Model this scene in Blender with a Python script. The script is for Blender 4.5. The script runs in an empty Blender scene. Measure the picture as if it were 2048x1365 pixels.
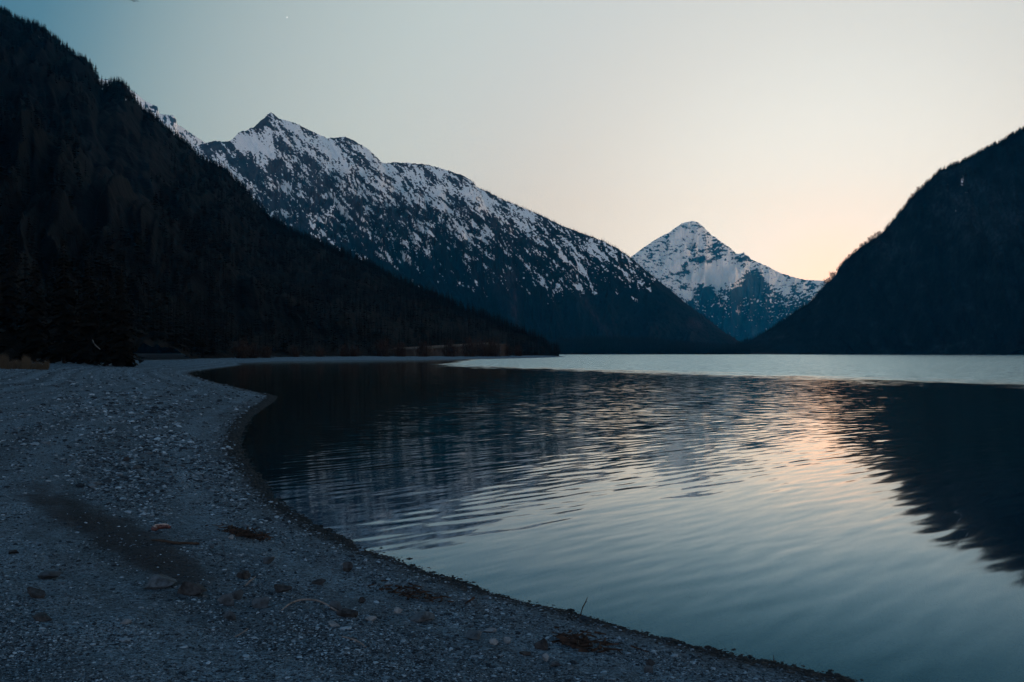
import bpy, math, random
import numpy as np
from mathutils import Vector

random.seed(7)
RNG = np.random.default_rng(11)
SC = bpy.context.scene

# ------------------------------------------------------------------ camera, sky, light
F, CX, HZ, EYE = 1991.1, 1024.0, 707.5, 2.0      # focal length in photo pixels, centre column, horizon row, eye height
cam = bpy.data.cameras.new('camera')
cam.lens, cam.sensor_width = 35.0, 36.0
cam.shift_y = (HZ - 682.5) / 2048.0
cam.clip_start, cam.clip_end = 0.1, 80000.0
cam_ob = bpy.data.objects.new('camera', cam)
cam_ob.location = (0, 0, EYE)
cam_ob.rotation_euler = (math.radians(90), 0, 0)
SC.collection.objects.link(cam_ob)
SC.camera = cam_ob

SUN_AZ, SUN_EL = 18.0, 2.5                        # degrees to the right of the view, above the horizon
SUN = Vector((math.sin(math.radians(SUN_AZ)) * math.cos(math.radians(SUN_EL)),
              math.cos(math.radians(SUN_AZ)) * math.cos(math.radians(SUN_EL)), math.sin(math.radians(SUN_EL))))

W = bpy.data.worlds.new('World')
SC.world = W
W.use_nodes = True
nt = W.node_tree
nt.nodes.clear()
out = nt.nodes.new('ShaderNodeOutputWorld')
bg = nt.nodes.new('ShaderNodeBackground')
nt.links.new(bg.outputs[0], out.inputs[0])
tc = nt.nodes.new('ShaderNodeTexCoord')
sub = nt.nodes.new('ShaderNodeVectorMath'); sub.operation = 'DOT_PRODUCT'
sub.inputs[1].default_value = SUN
nrm = nt.nodes.new('ShaderNodeVectorMath'); nrm.operation = 'NORMALIZE'
nt.links.new(tc.outputs['Generated'], nrm.inputs[0])
nt.links.new(nrm.outputs[0], sub.inputs[0])
ac = nt.nodes.new('ShaderNodeMath'); ac.operation = 'ARCCOSINE'
nt.links.new(sub.outputs['Value'], ac.inputs[0])
dv = nt.nodes.new('ShaderNodeMath'); dv.operation = 'DIVIDE'
dv.inputs[1].default_value = math.pi
nt.links.new(ac.outputs[0], dv.inputs[0])
ramp = nt.nodes.new('ShaderNodeValToRGB')
cr = ramp.color_ramp
cr.interpolation = 'LINEAR'
STOPS = [(0, (1.62, 1.05, 0.76)), (4, (0.97, 1.08, 1.10)), (10, (0.87, 0.98, 1.00)), (16, (0.72, 0.79, 0.80)),
         (21, (0.62, 0.71, 0.745)), (27, (0.55, 0.67, 0.70)), (33, (0.445, 0.565, 0.60)), (37, (0.35, 0.475, 0.52)), (40, (0.25, 0.385, 0.44)), (44, (0.09, 0.225, 0.325)),
         (52, (0.04, 0.15, 0.26)), (90, (0.03, 0.12, 0.23)), (180, (0.03, 0.12, 0.23))]
_d = np.concatenate([np.linspace(0, 60, 25), [75, 95, 125, 180]])          # smooth the stops into one even curve
_k = np.linspace(-6, 6, 25); _w = np.exp(-(_k / 2.0) ** 2); _w /= _w.sum()
STOPS = [(float(q), tuple(float(sum(w_ * np.interp(abs(q + k_), [e[0] for e in STOPS], [e[1][c] for e in STOPS]) for k_, w_ in zip(_k, _w))) for c in range(3))) for q in _d]
while len(cr.elements) < len(STOPS):
    cr.elements.new(0.5)
for e, (d, c) in zip(cr.elements, STOPS):
    e.position = d / 180.0
    e.color = (*c, 1)
nt.links.new(dv.outputs[0], ramp.inputs[0])
sky = nt.nodes.new('ShaderNodeTexSky')
sky.sky_type = 'NISHITA'
sky.sun_disc = False
sky.sun_elevation = math.radians(SUN_EL)
sky.sun_rotation = math.radians(SUN_AZ)
skm = nt.nodes.new('ShaderNodeVectorMath'); skm.operation = 'SCALE'
skm.inputs['Scale'].default_value = 0.06
nt.links.new(sky.outputs[0], skm.inputs[0])
mx = nt.nodes.new('ShaderNodeMix'); mx.data_type = 'RGBA'
mx.inputs['Factor'].default_value = 0.06
nt.links.new(ramp.outputs[0], mx.inputs[6])
nt.links.new(skm.outputs[0], mx.inputs[7])
# added overbright pale glow behind the camera, lighting the slopes that face it
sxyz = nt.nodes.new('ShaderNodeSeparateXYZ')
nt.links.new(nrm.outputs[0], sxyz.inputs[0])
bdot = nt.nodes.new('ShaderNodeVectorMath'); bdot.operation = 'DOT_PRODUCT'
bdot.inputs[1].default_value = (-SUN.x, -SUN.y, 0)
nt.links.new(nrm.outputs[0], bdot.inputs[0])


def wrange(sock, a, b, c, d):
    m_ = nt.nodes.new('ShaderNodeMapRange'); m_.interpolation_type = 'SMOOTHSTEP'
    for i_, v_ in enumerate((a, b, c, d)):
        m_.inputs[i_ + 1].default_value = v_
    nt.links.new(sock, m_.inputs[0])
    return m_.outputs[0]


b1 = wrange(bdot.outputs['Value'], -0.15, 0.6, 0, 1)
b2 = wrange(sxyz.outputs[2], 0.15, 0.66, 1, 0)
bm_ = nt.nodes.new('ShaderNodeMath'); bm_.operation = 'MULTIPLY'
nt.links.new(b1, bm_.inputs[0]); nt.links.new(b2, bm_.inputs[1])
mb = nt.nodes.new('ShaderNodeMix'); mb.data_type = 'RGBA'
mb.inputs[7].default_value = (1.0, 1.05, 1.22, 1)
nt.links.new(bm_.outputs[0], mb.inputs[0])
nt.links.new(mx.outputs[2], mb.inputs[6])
# added overbright warm glow out of view to the right, brightening the snow slopes
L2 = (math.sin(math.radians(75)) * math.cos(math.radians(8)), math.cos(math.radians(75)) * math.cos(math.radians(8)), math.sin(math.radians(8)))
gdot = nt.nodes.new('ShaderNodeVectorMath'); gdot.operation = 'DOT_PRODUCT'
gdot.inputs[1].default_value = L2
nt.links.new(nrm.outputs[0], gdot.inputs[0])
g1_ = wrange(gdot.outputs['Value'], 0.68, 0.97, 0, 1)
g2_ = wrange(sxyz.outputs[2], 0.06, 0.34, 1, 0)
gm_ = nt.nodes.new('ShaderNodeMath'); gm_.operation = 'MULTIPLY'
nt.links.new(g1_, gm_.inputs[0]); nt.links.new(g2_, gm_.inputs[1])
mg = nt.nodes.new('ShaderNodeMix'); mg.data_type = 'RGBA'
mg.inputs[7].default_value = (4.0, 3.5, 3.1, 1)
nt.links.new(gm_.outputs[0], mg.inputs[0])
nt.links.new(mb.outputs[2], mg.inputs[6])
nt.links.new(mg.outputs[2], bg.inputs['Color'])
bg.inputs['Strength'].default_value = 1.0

sl = bpy.data.lights.new('sun', 'SUN')
sl.energy, sl.angle, sl.color = 0.35, math.radians(0.5), (1.0, 0.72, 0.5)
sun_ob = bpy.data.objects.new('sun', sl)
sun_ob.rotation_euler = (-SUN).to_track_quat('-Z', 'Y').to_euler()
SC.collection.objects.link(sun_ob)

SC.view_settings.view_transform = 'Standard'
SC.view_settings.look = 'None'
SC.view_settings.gamma = 1
SC.view_settings.exposure = 0
SC.cycles.use_denoising = True
SC.cycles.max_bounces = 6
SC.cycles.transparent_max_bounces = 8
SC.cycles.volume_bounces = 1


# ------------------------------------------------------------------ helpers
def at(u, v, Y):
    """photo pixel at a distance Y -> world point"""
    return ((u - CX) / F * Y, Y, EYE + (HZ - v) / F * Y)


def _hash(ix, iy, seed):
    h = (ix.astype(np.int64) * 374761393 + iy.astype(np.int64) * 668265263 + seed * 2147483647) & 0xffffffff
    h = ((h ^ (h >> 13)) * 1274126177) & 0xffffffff
    return (h ^ (h >> 16)) & 0xffff


def perlin(x, y, seed=0):
    x = np.asarray(x, float); y = np.asarray(y, float)
    ix, iy = np.floor(x), np.floor(y)
    fx, fy = x - ix, y - iy
    sx, sy = fx * fx * fx * (fx * (fx * 6 - 15) + 10), fy * fy * fy * (fy * (fy * 6 - 15) + 10)

    def g(dx, dy):
        a = _hash(ix + dx, iy + dy, seed) * (2 * math.pi / 65536)
        return np.cos(a) * (fx - dx) + np.sin(a) * (fy - dy)
    a = g(0, 0) * (1 - sx) + g(1, 0) * sx
    b = g(0, 1) * (1 - sx) + g(1, 1) * sx
    return (a * (1 - sy) + b * sy) * 1.5


def fbm(x, y, octv=5, seed=0, gain=0.5, lac=2.03):
    r, a, t = 0, 1.0, 0
    for k in range(octv):
        r = r + a * perlin(x * lac ** k + 17.3 * k, y * lac ** k - 9.1 * k, seed + k)
        t += a * a
        a *= gain
    return r / math.sqrt(t)


def ridged(x, y, octv=5, seed=0, gain=0.5):
    r, a, t = 0, 1.0, 0
    for k in range(octv):
        r = r + a * (1 - 2.2 * np.abs(perlin(x * 2.07 ** k + 3.7 * k, y * 2.07 ** k + 5.9 * k, seed + k)))
        t += a
        a *= gain
    return r / t


def sstep(a, b, x):
    t = np.clip((x - a) / (b - a), 0, 1)
    return t * t * (3 - 2 * t)


def mesh_np(name, V, faces, mat=None, attrs=None, smooth=True, parent=None):
    """faces: (n,k) int array, all of one size"""
    V = np.ascontiguousarray(V, np.float32)
    faces = np.ascontiguousarray(faces, np.int32)
    me = bpy.data.meshes.new(name)
    n, k = faces.shape
    me.vertices.add(len(V))
    me.vertices.foreach_set('co', V.ravel())
    me.loops.add(n * k)
    me.loops.foreach_set('vertex_index', faces.ravel())
    me.polygons.add(n)
    me.polygons.foreach_set('loop_start', np.arange(0, n * k, k, dtype=np.int32))
    me.polygons.foreach_set('use_smooth', np.full(n, smooth, dtype=bool))
    me.update(calc_edges=True)
    for an, av in (attrs or {}).items():
        a = me.attributes.new(an, 'FLOAT', 'POINT')
        a.data.foreach_set('value', np.ascontiguousarray(av, np.float32).ravel())
    me.validate()
    ob = bpy.data.objects.new(name, me)
    if mat:
        me.materials.append(mat)
    SC.collection.objects.link(ob)
    if parent:
        ob.parent = parent
    return ob


def grid_faces(nr, nc):
    i = np.arange(nr - 1)[:, None] * nc + np.arange(nc - 1)[None]
    i = i.ravel()
    return np.stack([i, i + 1, i + nc + 1, i + nc], 1)


def tag(o, label=None, cat=None, group=None, kind=None):
    if label: o['label'] = label
    if cat: o['category'] = cat
    if group: o['group'] = group
    if kind: o['kind'] = kind
    return o


def empty(name, loc=(0, 0, 0), rz=0.0):
    o = bpy.data.objects.new(name, None)
    o.location = loc
    o.rotation_euler = (0, 0, rz)
    o.empty_display_size = 0.2
    SC.collection.objects.link(o)
    return o


def copy_tree(o):
    c = o.copy()
    SC.collection.objects.link(c)
    for ch in list(o.children):
        d = ch.copy()
        SC.collection.objects.link(d)
        d.parent = c
        for g in list(ch.children):
            e = g.copy()
            SC.collection.objects.link(e)
            e.parent = d
    return c


# ------------------------------------------------------------------ materials
class NB:
    """small node-tree builder"""
    def __init__(self, name, rough=0.9, spec=0.15):
        self.m = bpy.data.materials.new(name)
        self.m.use_nodes = True
        self.t = self.m.node_tree
        self.b = self.t.nodes['Principled BSDF']
        self.b.inputs['Roughness'].default_value = rough
        self.b.inputs['Specular IOR Level'].default_value = spec
        self.o = self.t.nodes['Material Output']

    def n(self, typ, **kw):
        nd = self.t.nodes.new(typ)
        for k, v in kw.items():
            setattr(nd, k, v)
        return nd

    def l(self, a, b):
        self.t.links.new(a, b)

    def pos(self):
        return self.n('ShaderNodeNewGeometry').outputs['Position']

    def noise(self, vec, scale, detail=4, rough=0.55):
        nd = self.n('ShaderNodeTexNoise')
        nd.inputs['Scale'].default_value = scale
        nd.inputs['Detail'].default_value = detail
        nd.inputs['Roughness'].default_value = rough
        self.l(vec, nd.inputs['Vector'])
        return nd.outputs['Fac']

    def attr(self, name):
        return self.n('ShaderNodeAttribute', attribute_name=name).outputs['Fac']

    def math(self, op, a, b=None, c=None, clamp=False):
        nd = self.n('ShaderNodeMath', operation=op)
        nd.use_clamp = clamp
        for i, x in enumerate((a, b, c)):
            if x is None: continue
            if isinstance(x, (int, float)): nd.inputs[i].default_value = x
            else: self.l(x, nd.inputs[i])
        return nd.outputs[0]

    def rng(self, x, a, b, c=0.0, d=1.0):
        nd = self.n('ShaderNodeMapRange', interpolation_type='SMOOTHSTEP')
        for i, v in enumerate((a, b, c, d)):
            nd.inputs[i + 1].default_value = v
        self.l(x, nd.inputs[0])
        return nd.outputs[0]

    def mix(self, f, a, b):
        nd = self.n('ShaderNodeMix', data_type='RGBA')
        if isinstance(f, (int, float)): nd.inputs[0].default_value = f
        else: self.l(f, nd.inputs[0])
        for i, x in ((6, a), (7, b)):
            if isinstance(x, tuple): nd.inputs[i].default_value = (*x, 1)
            else: self.l(x, nd.inputs[i])
        return nd.outputs[2]

    def color(self, c):
        self.l(c, self.b.inputs['Base Color'])
        return self

    def bump(self, h, dist, strength=1.0):
        nd = self.n('ShaderNodeBump')
        nd.inputs['Distance'].default_value = dist
        nd.inputs['Strength'].default_value = strength
        self.l(h, nd.inputs['Height'])
        self.l(nd.outputs[0], self.b.inputs['Normal'])


def two_tone(name, a, b, scale=3.0, rough=0.9, bump=0.0, spec=0.15, obj_coords=False):
    k = NB(name, rough, spec)
    v = k.n('ShaderNodeTexCoord').outputs['Object'] if obj_coords else k.pos()
    f = k.noise(v, scale, 5, 0.6)
    k.color(k.mix(k.rng(f, 0.3, 0.7), a, b))
    if bump:
        k.bump(k.noise(v, scale * 4, 5, 0.6), bump)
    return k.m


def mountain_mat(name, forest, forest2, rock, snow=(0.88, 0.90, 0.91), fscale=0.02, rscale=0.03, bumpd=6.0):
    k = NB(name, 0.95, 0.05)
    p = k.pos()
    fo = k.mix(k.rng(k.noise(p, fscale, 6, 0.65), 0.35, 0.65), forest, forest2)
    ro = k.mix(k.rng(k.noise(p, rscale, 6, 0.7), 0.35, 0.65), tuple(x * 0.45 for x in rock), rock)
    c = k.mix(k.attr('rock'), fo, ro)
    sn = k.math('ADD', k.attr('snow'), k.math('MULTIPLY', k.math('SUBTRACT', k.noise(p, rscale * 2.2, 4, 0.6), 0.5), 0.5))
    c = k.mix(k.rng(sn, 0.38, 0.62), c, snow)
    k.color(c)
    k.bump(k.noise(p, rscale, 6, 0.65), bumpd)
    return k.m


# ------------------------------------------------------------------ mountains
def loft_mountain(name, ridge, foot, n_s, n_t, back, profile, disp, mat, attr_fn=None, jag=(1.5, 9.0), seed=0, toppow=1.0, crest=0.10):
    """a mountain body grown from its crest line: the crest (u, v, distance) down a front slope to its foot and down a back slope.
    foot: (u, u_foot, distance, z)"""
    r = np.array(ridge, float)
    us = np.linspace(r[0, 0], r[-1, 0], n_s)
    vs = np.interp(us, r[:, 0], r[:, 1])
    vs = vs + jag[0] * fbm(us / jag[1], us * 0 + seed, 4, seed + 50)
    Ys = np.interp(us, r[:, 0], r[:, 2])
    R = np.stack(at(us, vs, Ys), 1)
    f = np.array(foot, float)
    fu, fY, fz = (np.interp(us, f[:, 0], f[:, i]) for i in (1, 2, 3))
    Ft = np.stack([(fu - CX) / F * fY, fY, fz], 1)
    nb = max(8, n_t // 8)
    tt = np.concatenate([-np.linspace(1, 0, nb, endpoint=False), np.linspace(0, 1, n_t) ** toppow])
    T = tt[:, None]
    fr = np.clip(T, 0, 1)
    bk = np.clip(-T, 0, 1)
    X = R[:, 0] + (Ft[:, 0] - R[:, 0]) * fr - (Ft[:, 0] - R[:, 0]) * bk * back
    Y = R[:, 1] + (Ft[:, 1] - R[:, 1]) * fr - (Ft[:, 1] - R[:, 1]) * bk * back
    Z = np.where(T >= 0, Ft[:, 2] + (R[:, 2] - Ft[:, 2]) * (1 - fr) ** profile, R[:, 2] + (-30 - R[:, 2]) * bk)
    S = np.broadcast_to(us, X.shape)
    w = sstep(0.0, crest, np.abs(T)) * (0.25 + 0.75 * sstep(1.0, 0.75, T))
    rel = np.clip((R[:, 2] - Ft[:, 2]) / max(1.0, (R[:, 2] - Ft[:, 2]).max()), 0.05, 1)
    Z = Z + disp(X, Y, S, T + 0 * S) * w * rel
    U = CX + X / Y * F
    Vp = HZ - (Z - EYE) / Y * F
    at_ = {'snow': np.zeros_like(X), 'rock': np.zeros_like(X)}
    if attr_fn:
        at_.update(attr_fn(U, Vp, X, Y, Z, T + 0 * S, np.broadcast_to(vs, X.shape)))
    V = np.stack([X, Y, Z], -1).reshape(-1, 3)
    ob = mesh_np(name, V, grid_faces(len(tt), n_s), mat, {k: v for k, v in at_.items()})
    return ob, dict(X=X, Y=Y, Z=Z, U=U, V=Vp, T=T + 0 * S, rock=at_['rock'], snow=at_['snow'], us=us, ridge=R)


def blob(U, V, u, v, a, b, ang=0.0):
    c, s = math.cos(math.radians(ang)), math.sin(math.radians(ang))
    x, y = (U - u) * c + (V - v) * s, -(U - u) * s + (V - v) * c
    return np.exp(-(x / a) ** 2 - (y / b) ** 2)


def sq(x):
    return 1 / (1 + np.exp(-np.clip(x, -30, 30)))


# --- the dark forested slope on the left
A_RIDGE = [(-700, -260, 900), (-300, -150, 950), (-100, -50, 1000), (0, 22, 1000), (20, 30, 1000), (42, 46, 1000), (75, 52, 1000), (100, 70, 1000),
           (125, 93, 1000), (145, 108, 1000), (165, 122, 1000), (185, 138, 1000), (197, 160, 1000), (204, 178, 1000), (214, 172, 1000), (240, 168, 1000),
           (252, 176, 1000), (268, 196, 1000), (285, 222, 1000), (310, 238, 990), (330, 256, 985), (350, 274, 980), (375, 292, 975),
           (400, 318, 970), (450, 342, 960), (488, 380, 950), (523, 420, 940), (538, 440, 930), (587, 466, 910), (664, 502, 880), (731, 528, 850),
           (781, 556, 825), (839, 582, 790), (900, 609, 755), (953, 630, 725), (988, 644, 710), (1023, 660, 695), (1073, 680, 675), (1093, 693, 665),
           (1118, 706, 655)]
A_FOOT = [(-700, -900, 60, 1.5), (0, -260, 95, 1.5), (250, 150, 135, 1.5), (400, 330, 190, 1.5), (470, 470, 268, 1.6), (700, 690, 330, 1.6), (900, 860, 400, 1.5),
          (1050, 1000, 500, 1.0), (1118, 1112, 640, 0.3)]


def a_disp(X, Y, S, T):
    return 26 * fbm(X / 170, Y / 170, 6, 3) + 20 * ridged(S / 90 + 1.6 * T + 0.4 * fbm(X / 120, Y / 120, 3, 6), T * 2.6, 4, 5) - 9


def a_attr(U, V, X, Y, Z, T, VR):
    m = blob(U, V, 255, 330, 75, 120, 60) + 0.9 * blob(U, V, 215, 250, 60, 50) + 0.6 * blob(U, V, 60, 150, 120, 60) + 0.8 * blob(U, V, 250, 420, 60, 45)
    n = fbm(U / 26, V / 34, 5, 31)
    rock = sq((m - 0.45 + 0.45 * n) * 7) * sstep(0.005, 0.05, T)
    sn = 1.6 * blob(U, V, 155, 108, 9, 4) + 1.6 * blob(U, V, 252, 200, 5, 3) + 1.5 * blob(U, V, 82, 74, 8, 4) + 1.5 * blob(U, V, 204, 178, 4, 4)
    sn = np.clip(sn * (0.36 + 0.5 * fbm(U / 3, V / 3, 3, 9)), 0, 0.7) * (T > 0)
    return dict(rock=rock, snow=sn)


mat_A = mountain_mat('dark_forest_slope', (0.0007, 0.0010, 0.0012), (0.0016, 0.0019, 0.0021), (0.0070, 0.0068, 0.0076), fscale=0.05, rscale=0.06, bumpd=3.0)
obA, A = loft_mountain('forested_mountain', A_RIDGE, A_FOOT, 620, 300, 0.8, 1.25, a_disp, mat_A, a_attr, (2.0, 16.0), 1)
tag(obA, 'dark forested mountain slope with brown crags filling the left side', kind='structure')

# --- the snow-dusted mountain behind it
C_RIDGE = [(150, 420, 4500), (300, 330, 4500), (380, 296, 4500), (410, 287, 4500), (429, 282, 4500), (453, 284, 4500), (464, 280, 4500), (479, 264, 4500), (491, 262, 4500), (508, 254, 4500), (526, 238, 4500),
           (542, 224, 4500), (558, 238, 4480), (587, 245, 4460), (617, 260, 4440), (655, 277, 4400), (690, 274, 4360), (705, 280, 4340),
           (737, 299, 4310), (766, 327, 4270), (790, 325, 4240), (825, 327, 4200), (857, 330, 4150), (898, 342, 4100), (927, 352, 4050),
           (942, 361, 4020), (954, 375, 4000), (974, 383, 3970), (1000, 397, 3930), (1041, 414, 3870), (1082, 431, 3800), (1126, 453, 3730),
           (1164, 467, 3670), (1205, 482, 3600), (1237, 499, 3550), (1263, 517, 3510), (1290, 540, 3460), (1331, 573, 3400), (1369, 605, 3350),
           (1413, 637, 3300), (1442, 660, 3270), (1471, 678, 3250), (1500, 700, 3230)]
C_FOOT = [(150, 480, 2500, -5), (400, 720, 2550, -5), (542, 930, 2580, -5), (700, 1030, 2620, -5), (900, 1130, 2680, -5), (1100, 1240, 2780, -5),
          (1300, 1390, 2880, -5), (1420, 1460, 2960, -5), (1500, 1510, 3050, -5)]


def c_disp(X, Y, S, T):
    d = (S + 260 * T)
    return 150 * ridged(d / 95, T * 1.3, 5, 21, 0.55) + 40 * fbm(X / 160, Y / 160, 6, 22) + 16 * fbm((S + 330 * T) / 14, T * 16, 4, 23) - 50


def c_attr(U, V, X, Y, Z, T, VR):
    c, s = math.cos(math.radians(40)), math.sin(math.radians(40))
    al, ac_ = U * c + V * s, -U * s + V * c
    wob = 6 * fbm(U / 60, V / 60, 3, 41)
    n1 = fbm(al / 70, (ac_ + wob) / 7.5, 6, 42, 0.62)
    c2, s2 = math.cos(math.radians(68)), math.sin(math.radians(68))
    n2 = fbm((U * c2 + V * s2) / 22, (-U * s2 + V * c2 + wob) / 4.5, 5, 43, 0.6)
    n3 = fbm(U / 28, V / 28, 4, 44)
    n4 = fbm(U / 6, V / 3.2, 4, 48, 0.6)
    gul = ridged((U - 0.75 * V + 1.5 * wob) / 46, V / 90, 4, 47)                # chutes running down the face
    n5 = fbm((U * c + V * s) / 5.5, (-U * s + V * c) / 2.4, 3, 49, 0.6)
    gul2 = ridged((U - 0.62 * V + 2.0 * wob) / 17, V / 60, 3, 46)
    noise = 0.95 * n1 + 0.75 * n2 + 0.5 * n3 + 0.68 * n4 + 0.62 * n5 - 0.9 * (gul - 0.35) - 0.55 * (gul2 - 0.35)
    snl = np.interp(U, [400, 600, 800, 1000, 1150, 1260, 1340], [456, 484, 548, 572, 584, 588, 572]) + 30 * n3
    base = np.clip((snl - V) / np.maximum(snl - VR, 30), -0.4, 1.05)
    cov = base * np.interp(U, [400, 520, 640, 900, 960, 1040, 1150, 1300], [0.70, 0.72, 0.73, 0.74, 0.68, 0.58, 0.52, 0.4])
    q = (cov - 0.48) * 2.0
    q += 3.0 * blob(U, V, 505, 287, 44, 13, 25) + 0.7 * blob(U, V, 622, 285, 50, 12, 35)
    q -= 1.3 * blob(U, V, 528, 246, 30, 16, -30) + 1.6 * blob(U, V, 432, 295, 24, 18) + 1.6 * blob(U, V, 553, 318, 10, 30, 0) + 1.0 * blob(U, V, 480, 330, 40, 12, 35)
    q -= 0.9 * np.exp(-np.clip(V - VR, 0, None) / 7.0)
    q += 2.2 * blob(U, V, 1168, 545, 30, 5, 58) + 1.3 * blob(U, V, 1130, 520, 30, 6, 60)
    q -= 2.2 * sstep(0.22, -0.38, base)
    # steep steps of the rock keep no snow
    gz = np.gradient(Z, axis=0) / np.maximum(np.hypot(np.gradient(X, axis=0), np.gradient(Y, axis=0)), 1e-3)
    q -= 0.55 * np.clip(np.abs(gz) - 0.75, 0, 2)
    snow = sq((q + noise * 1.6) * 2.6)
    rock = sq((0.7 * n1 + 0.5 * n3 + (455 - V) / 70.0) * 2.5)
    scr = 1.2 * blob(U, V, 1030, 620, 75, 9, 84) + 0.9 * blob(U, V, 1195, 640, 60, 9, 55) + 0.7 * blob(U, V, 990, 560, 40, 30) + 0.8 * blob(U, V, 1390, 650, 20, 12)
    rock = np.clip(rock + scr * (0.6 + 0.6 * n2), 0, 1)
    return dict(snow=snow, rock=rock)


mat_C = mountain_mat('snowy_rock', (0.0012, 0.004, 0.007), (0.004, 0.009, 0.012), (0.060, 0.052, 0.058), fscale=0.012, rscale=0.014, bumpd=14.0)
obC, C = loft_mountain('snowy_mountain', C_RIDGE, C_FOOT, 1500, 560, 0.7, 1.2, c_disp, mat_C, c_attr, (1.6, 7.0), 2, toppow=1.15, crest=0.34)
tag(obC, 'long rocky mountain ridge dusted with snow behind the dark slope', kind='structure')

# --- the snow ridge peeping out between the two
B_RIDGE = [(60, 150, 6200), (150, 156, 6200), (195, 158, 6200), (214, 159, 6200), (230, 163, 6200), (271, 186, 6200), (290, 202, 6200), (305, 210, 6200), (315, 214, 6200),
           (317, 224, 6200), (321, 229, 6200), (332, 230, 6200), (346, 231, 6200), (352, 238, 6200), (354, 249, 6200), (365, 255, 6200), (382, 267, 6200),
           (409, 285, 6200), (460, 330, 6200), (560, 420, 6200)]
B_FOOT = [(60, 40, 4900, 300), (560, 540, 4900, 300)]


def b_attr(U, V, X, Y, Z, T, VR):
    n = fbm(U / 9, V / 6, 5, 61, 0.65)
    rk = 0.9 * blob(U, V, 306, 217, 12, 8) + 0.9 * blob(U, V, 343, 239, 13, 7) + 0.4 * blob(U, V, 370, 268, 16, 8, 40)
    return dict(snow=sq((0.55 + n * 1.9 - 1.5 * rk) * 2.4), rock=np.ones_like(U))


obB, B = loft_mountain('snowy_ridge', B_RIDGE, B_FOOT, 420, 120, 0.7, 1.1, lambda X, Y, S, T: 60 * fbm(X / 180, Y / 180, 6, 71), mat_C, b_attr, (1.2, 7.0), 3)
tag(obB, 'farther snowy ridge peeping out above the dark slope', kind='structure')

# --- the pyramid peak at the end of the valley
D_RIDGE = [(1080, 640, 10000), (1180, 566, 10000), (1264, 513, 10000), (1281, 500, 10000), (1307, 482, 10000), (1326, 471, 10000), (1336, 467, 10000), (1352, 455, 10000), (1367, 446, 10000),
           (1384, 442.5, 10000), (1396, 445, 10000), (1406, 453, 10000), (1422, 470, 10000), (1432, 476, 10000), (1443, 485, 10000), (1459, 495, 10000),
           (1473, 508, 10000), (1486, 507, 10000), (1496, 512, 10000), (1502, 519, 10000), (1523, 528, 10000), (1537, 534, 10000), (1557, 545, 10000),
           (1588, 555, 10000), (1609, 560, 10000), (1648, 562, 10000), (1720, 580, 10000), (1850, 640, 10000)]
D_FOOT = [(1080, 1020, 7600, -5), (1384, 1390, 7400, -5), (1850, 1850, 7600, -5)]


def d_disp(X, Y, S, T):
    spur = 330 * np.exp(-((S - 1505 + 70 * T) / 26) ** 2) * sstep(0.10, 0.45, T) * sstep(1.0, 0.6, T)
    bowl = -190 * blob(S, T * 300, 1452, 105, 34, 50)
    return 170 * ridged((S + 30 * T) / 38, T * 1.4, 5, 81, 0.5) + 70 * fbm(X / 260, Y / 260, 6, 82) - 60 + spur + bowl


def d_attr(U, V, X, Y, Z, T, VR):
    dip = V - 0.18 * (U - 1384) * np.sign(U - 1384) * -1.0
    wob = 5 * fbm(U / 30, V / 30, 3, 91)
    n1 = fbm(U / 17, (dip + wob) / 4.6, 5, 92, 0.6)
    n2 = fbm(U / 4.5, V / 3.4, 4, 93, 0.6)
    n3 = fbm(U / 22, V / 18, 4, 94)
    q = 0.35 + (560 - V) / 130.0
    q = np.where(V > 560, 0.38 - (V - 560) / 56.0, q)
    q = np.minimum(q, 0.30)
    q += 2.6 * blob(U, V, 1437, 548, 36, 15, -8) + 1.2 * blob(U, V, 1405, 556, 26, 8, -5) + 0.8 * blob(U, V, 1362, 472, 20, 14) + 1.6 * blob(U, V, 1376, 590, 14, 9, 20) + 1.2 * blob(U, V, 1350, 530, 14, 12)
    q += 0.8 * blob(U, V, 1550, 560, 30, 12, 25)
    q -= 1.8 * blob(U, V, 1500, 560, 10, 18, 35) + 1.5 * blob(U, V, 1516, 575, 18, 22) + 1.3 * blob(U, V, 1480, 590, 22, 16, -35) + 1.2 * blob(U, V, 1398, 520, 18, 7) + 1.4 * blob(U, V, 1410, 588, 18, 18)
    q -= 0.9 * blob(U, V, 1430, 500, 16, 18, 40) + 0.9 * blob(U, V, 1485, 520, 16, 8) + 0.8 * blob(U, V, 1370, 545, 24, 7, -10)
    snow = sq((q + 1.25 * n1 + (0.8 + 0.4 * sstep(570, 610, V)) * n2 + 0.35 * n3) * 3.4)
    fences = blob(U, V, 1568, 562, 26, 15, 20) * (0.5 + 0.5 * np.sin((V + 0.05 * U) * 2 * math.pi / 4.6))
    snow = np.clip(snow - 0.55 * np.clip(fences - 0.3, 0, 1), 0, 1)
    rock = sstep(620, 560, V + 10 * n3)
    rock = np.clip(rock + blob(U, V, 1510, 662, 16, 8, -25), 0, 1)
    return dict(snow=snow, rock=rock)


mat_D = mountain_mat('far_snowy_rock', (0.001, 0.008, 0.022), (0.003, 0.016, 0.038), (0.034, 0.072, 0.108), fscale=0.006, rscale=0.008, bumpd=9.0)  # some of the blue distance haze is put into the base colours
obD, D = loft_mountain('distant_peak', D_RIDGE, D_FOOT, 900, 480, 0.6, 1.15, d_disp, mat_D, d_attr, (1.0, 6.0), 4, toppow=1.1)
tag(obD, 'distant pyramid peak with snow bands at the end of the valley', kind='structure')

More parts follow.
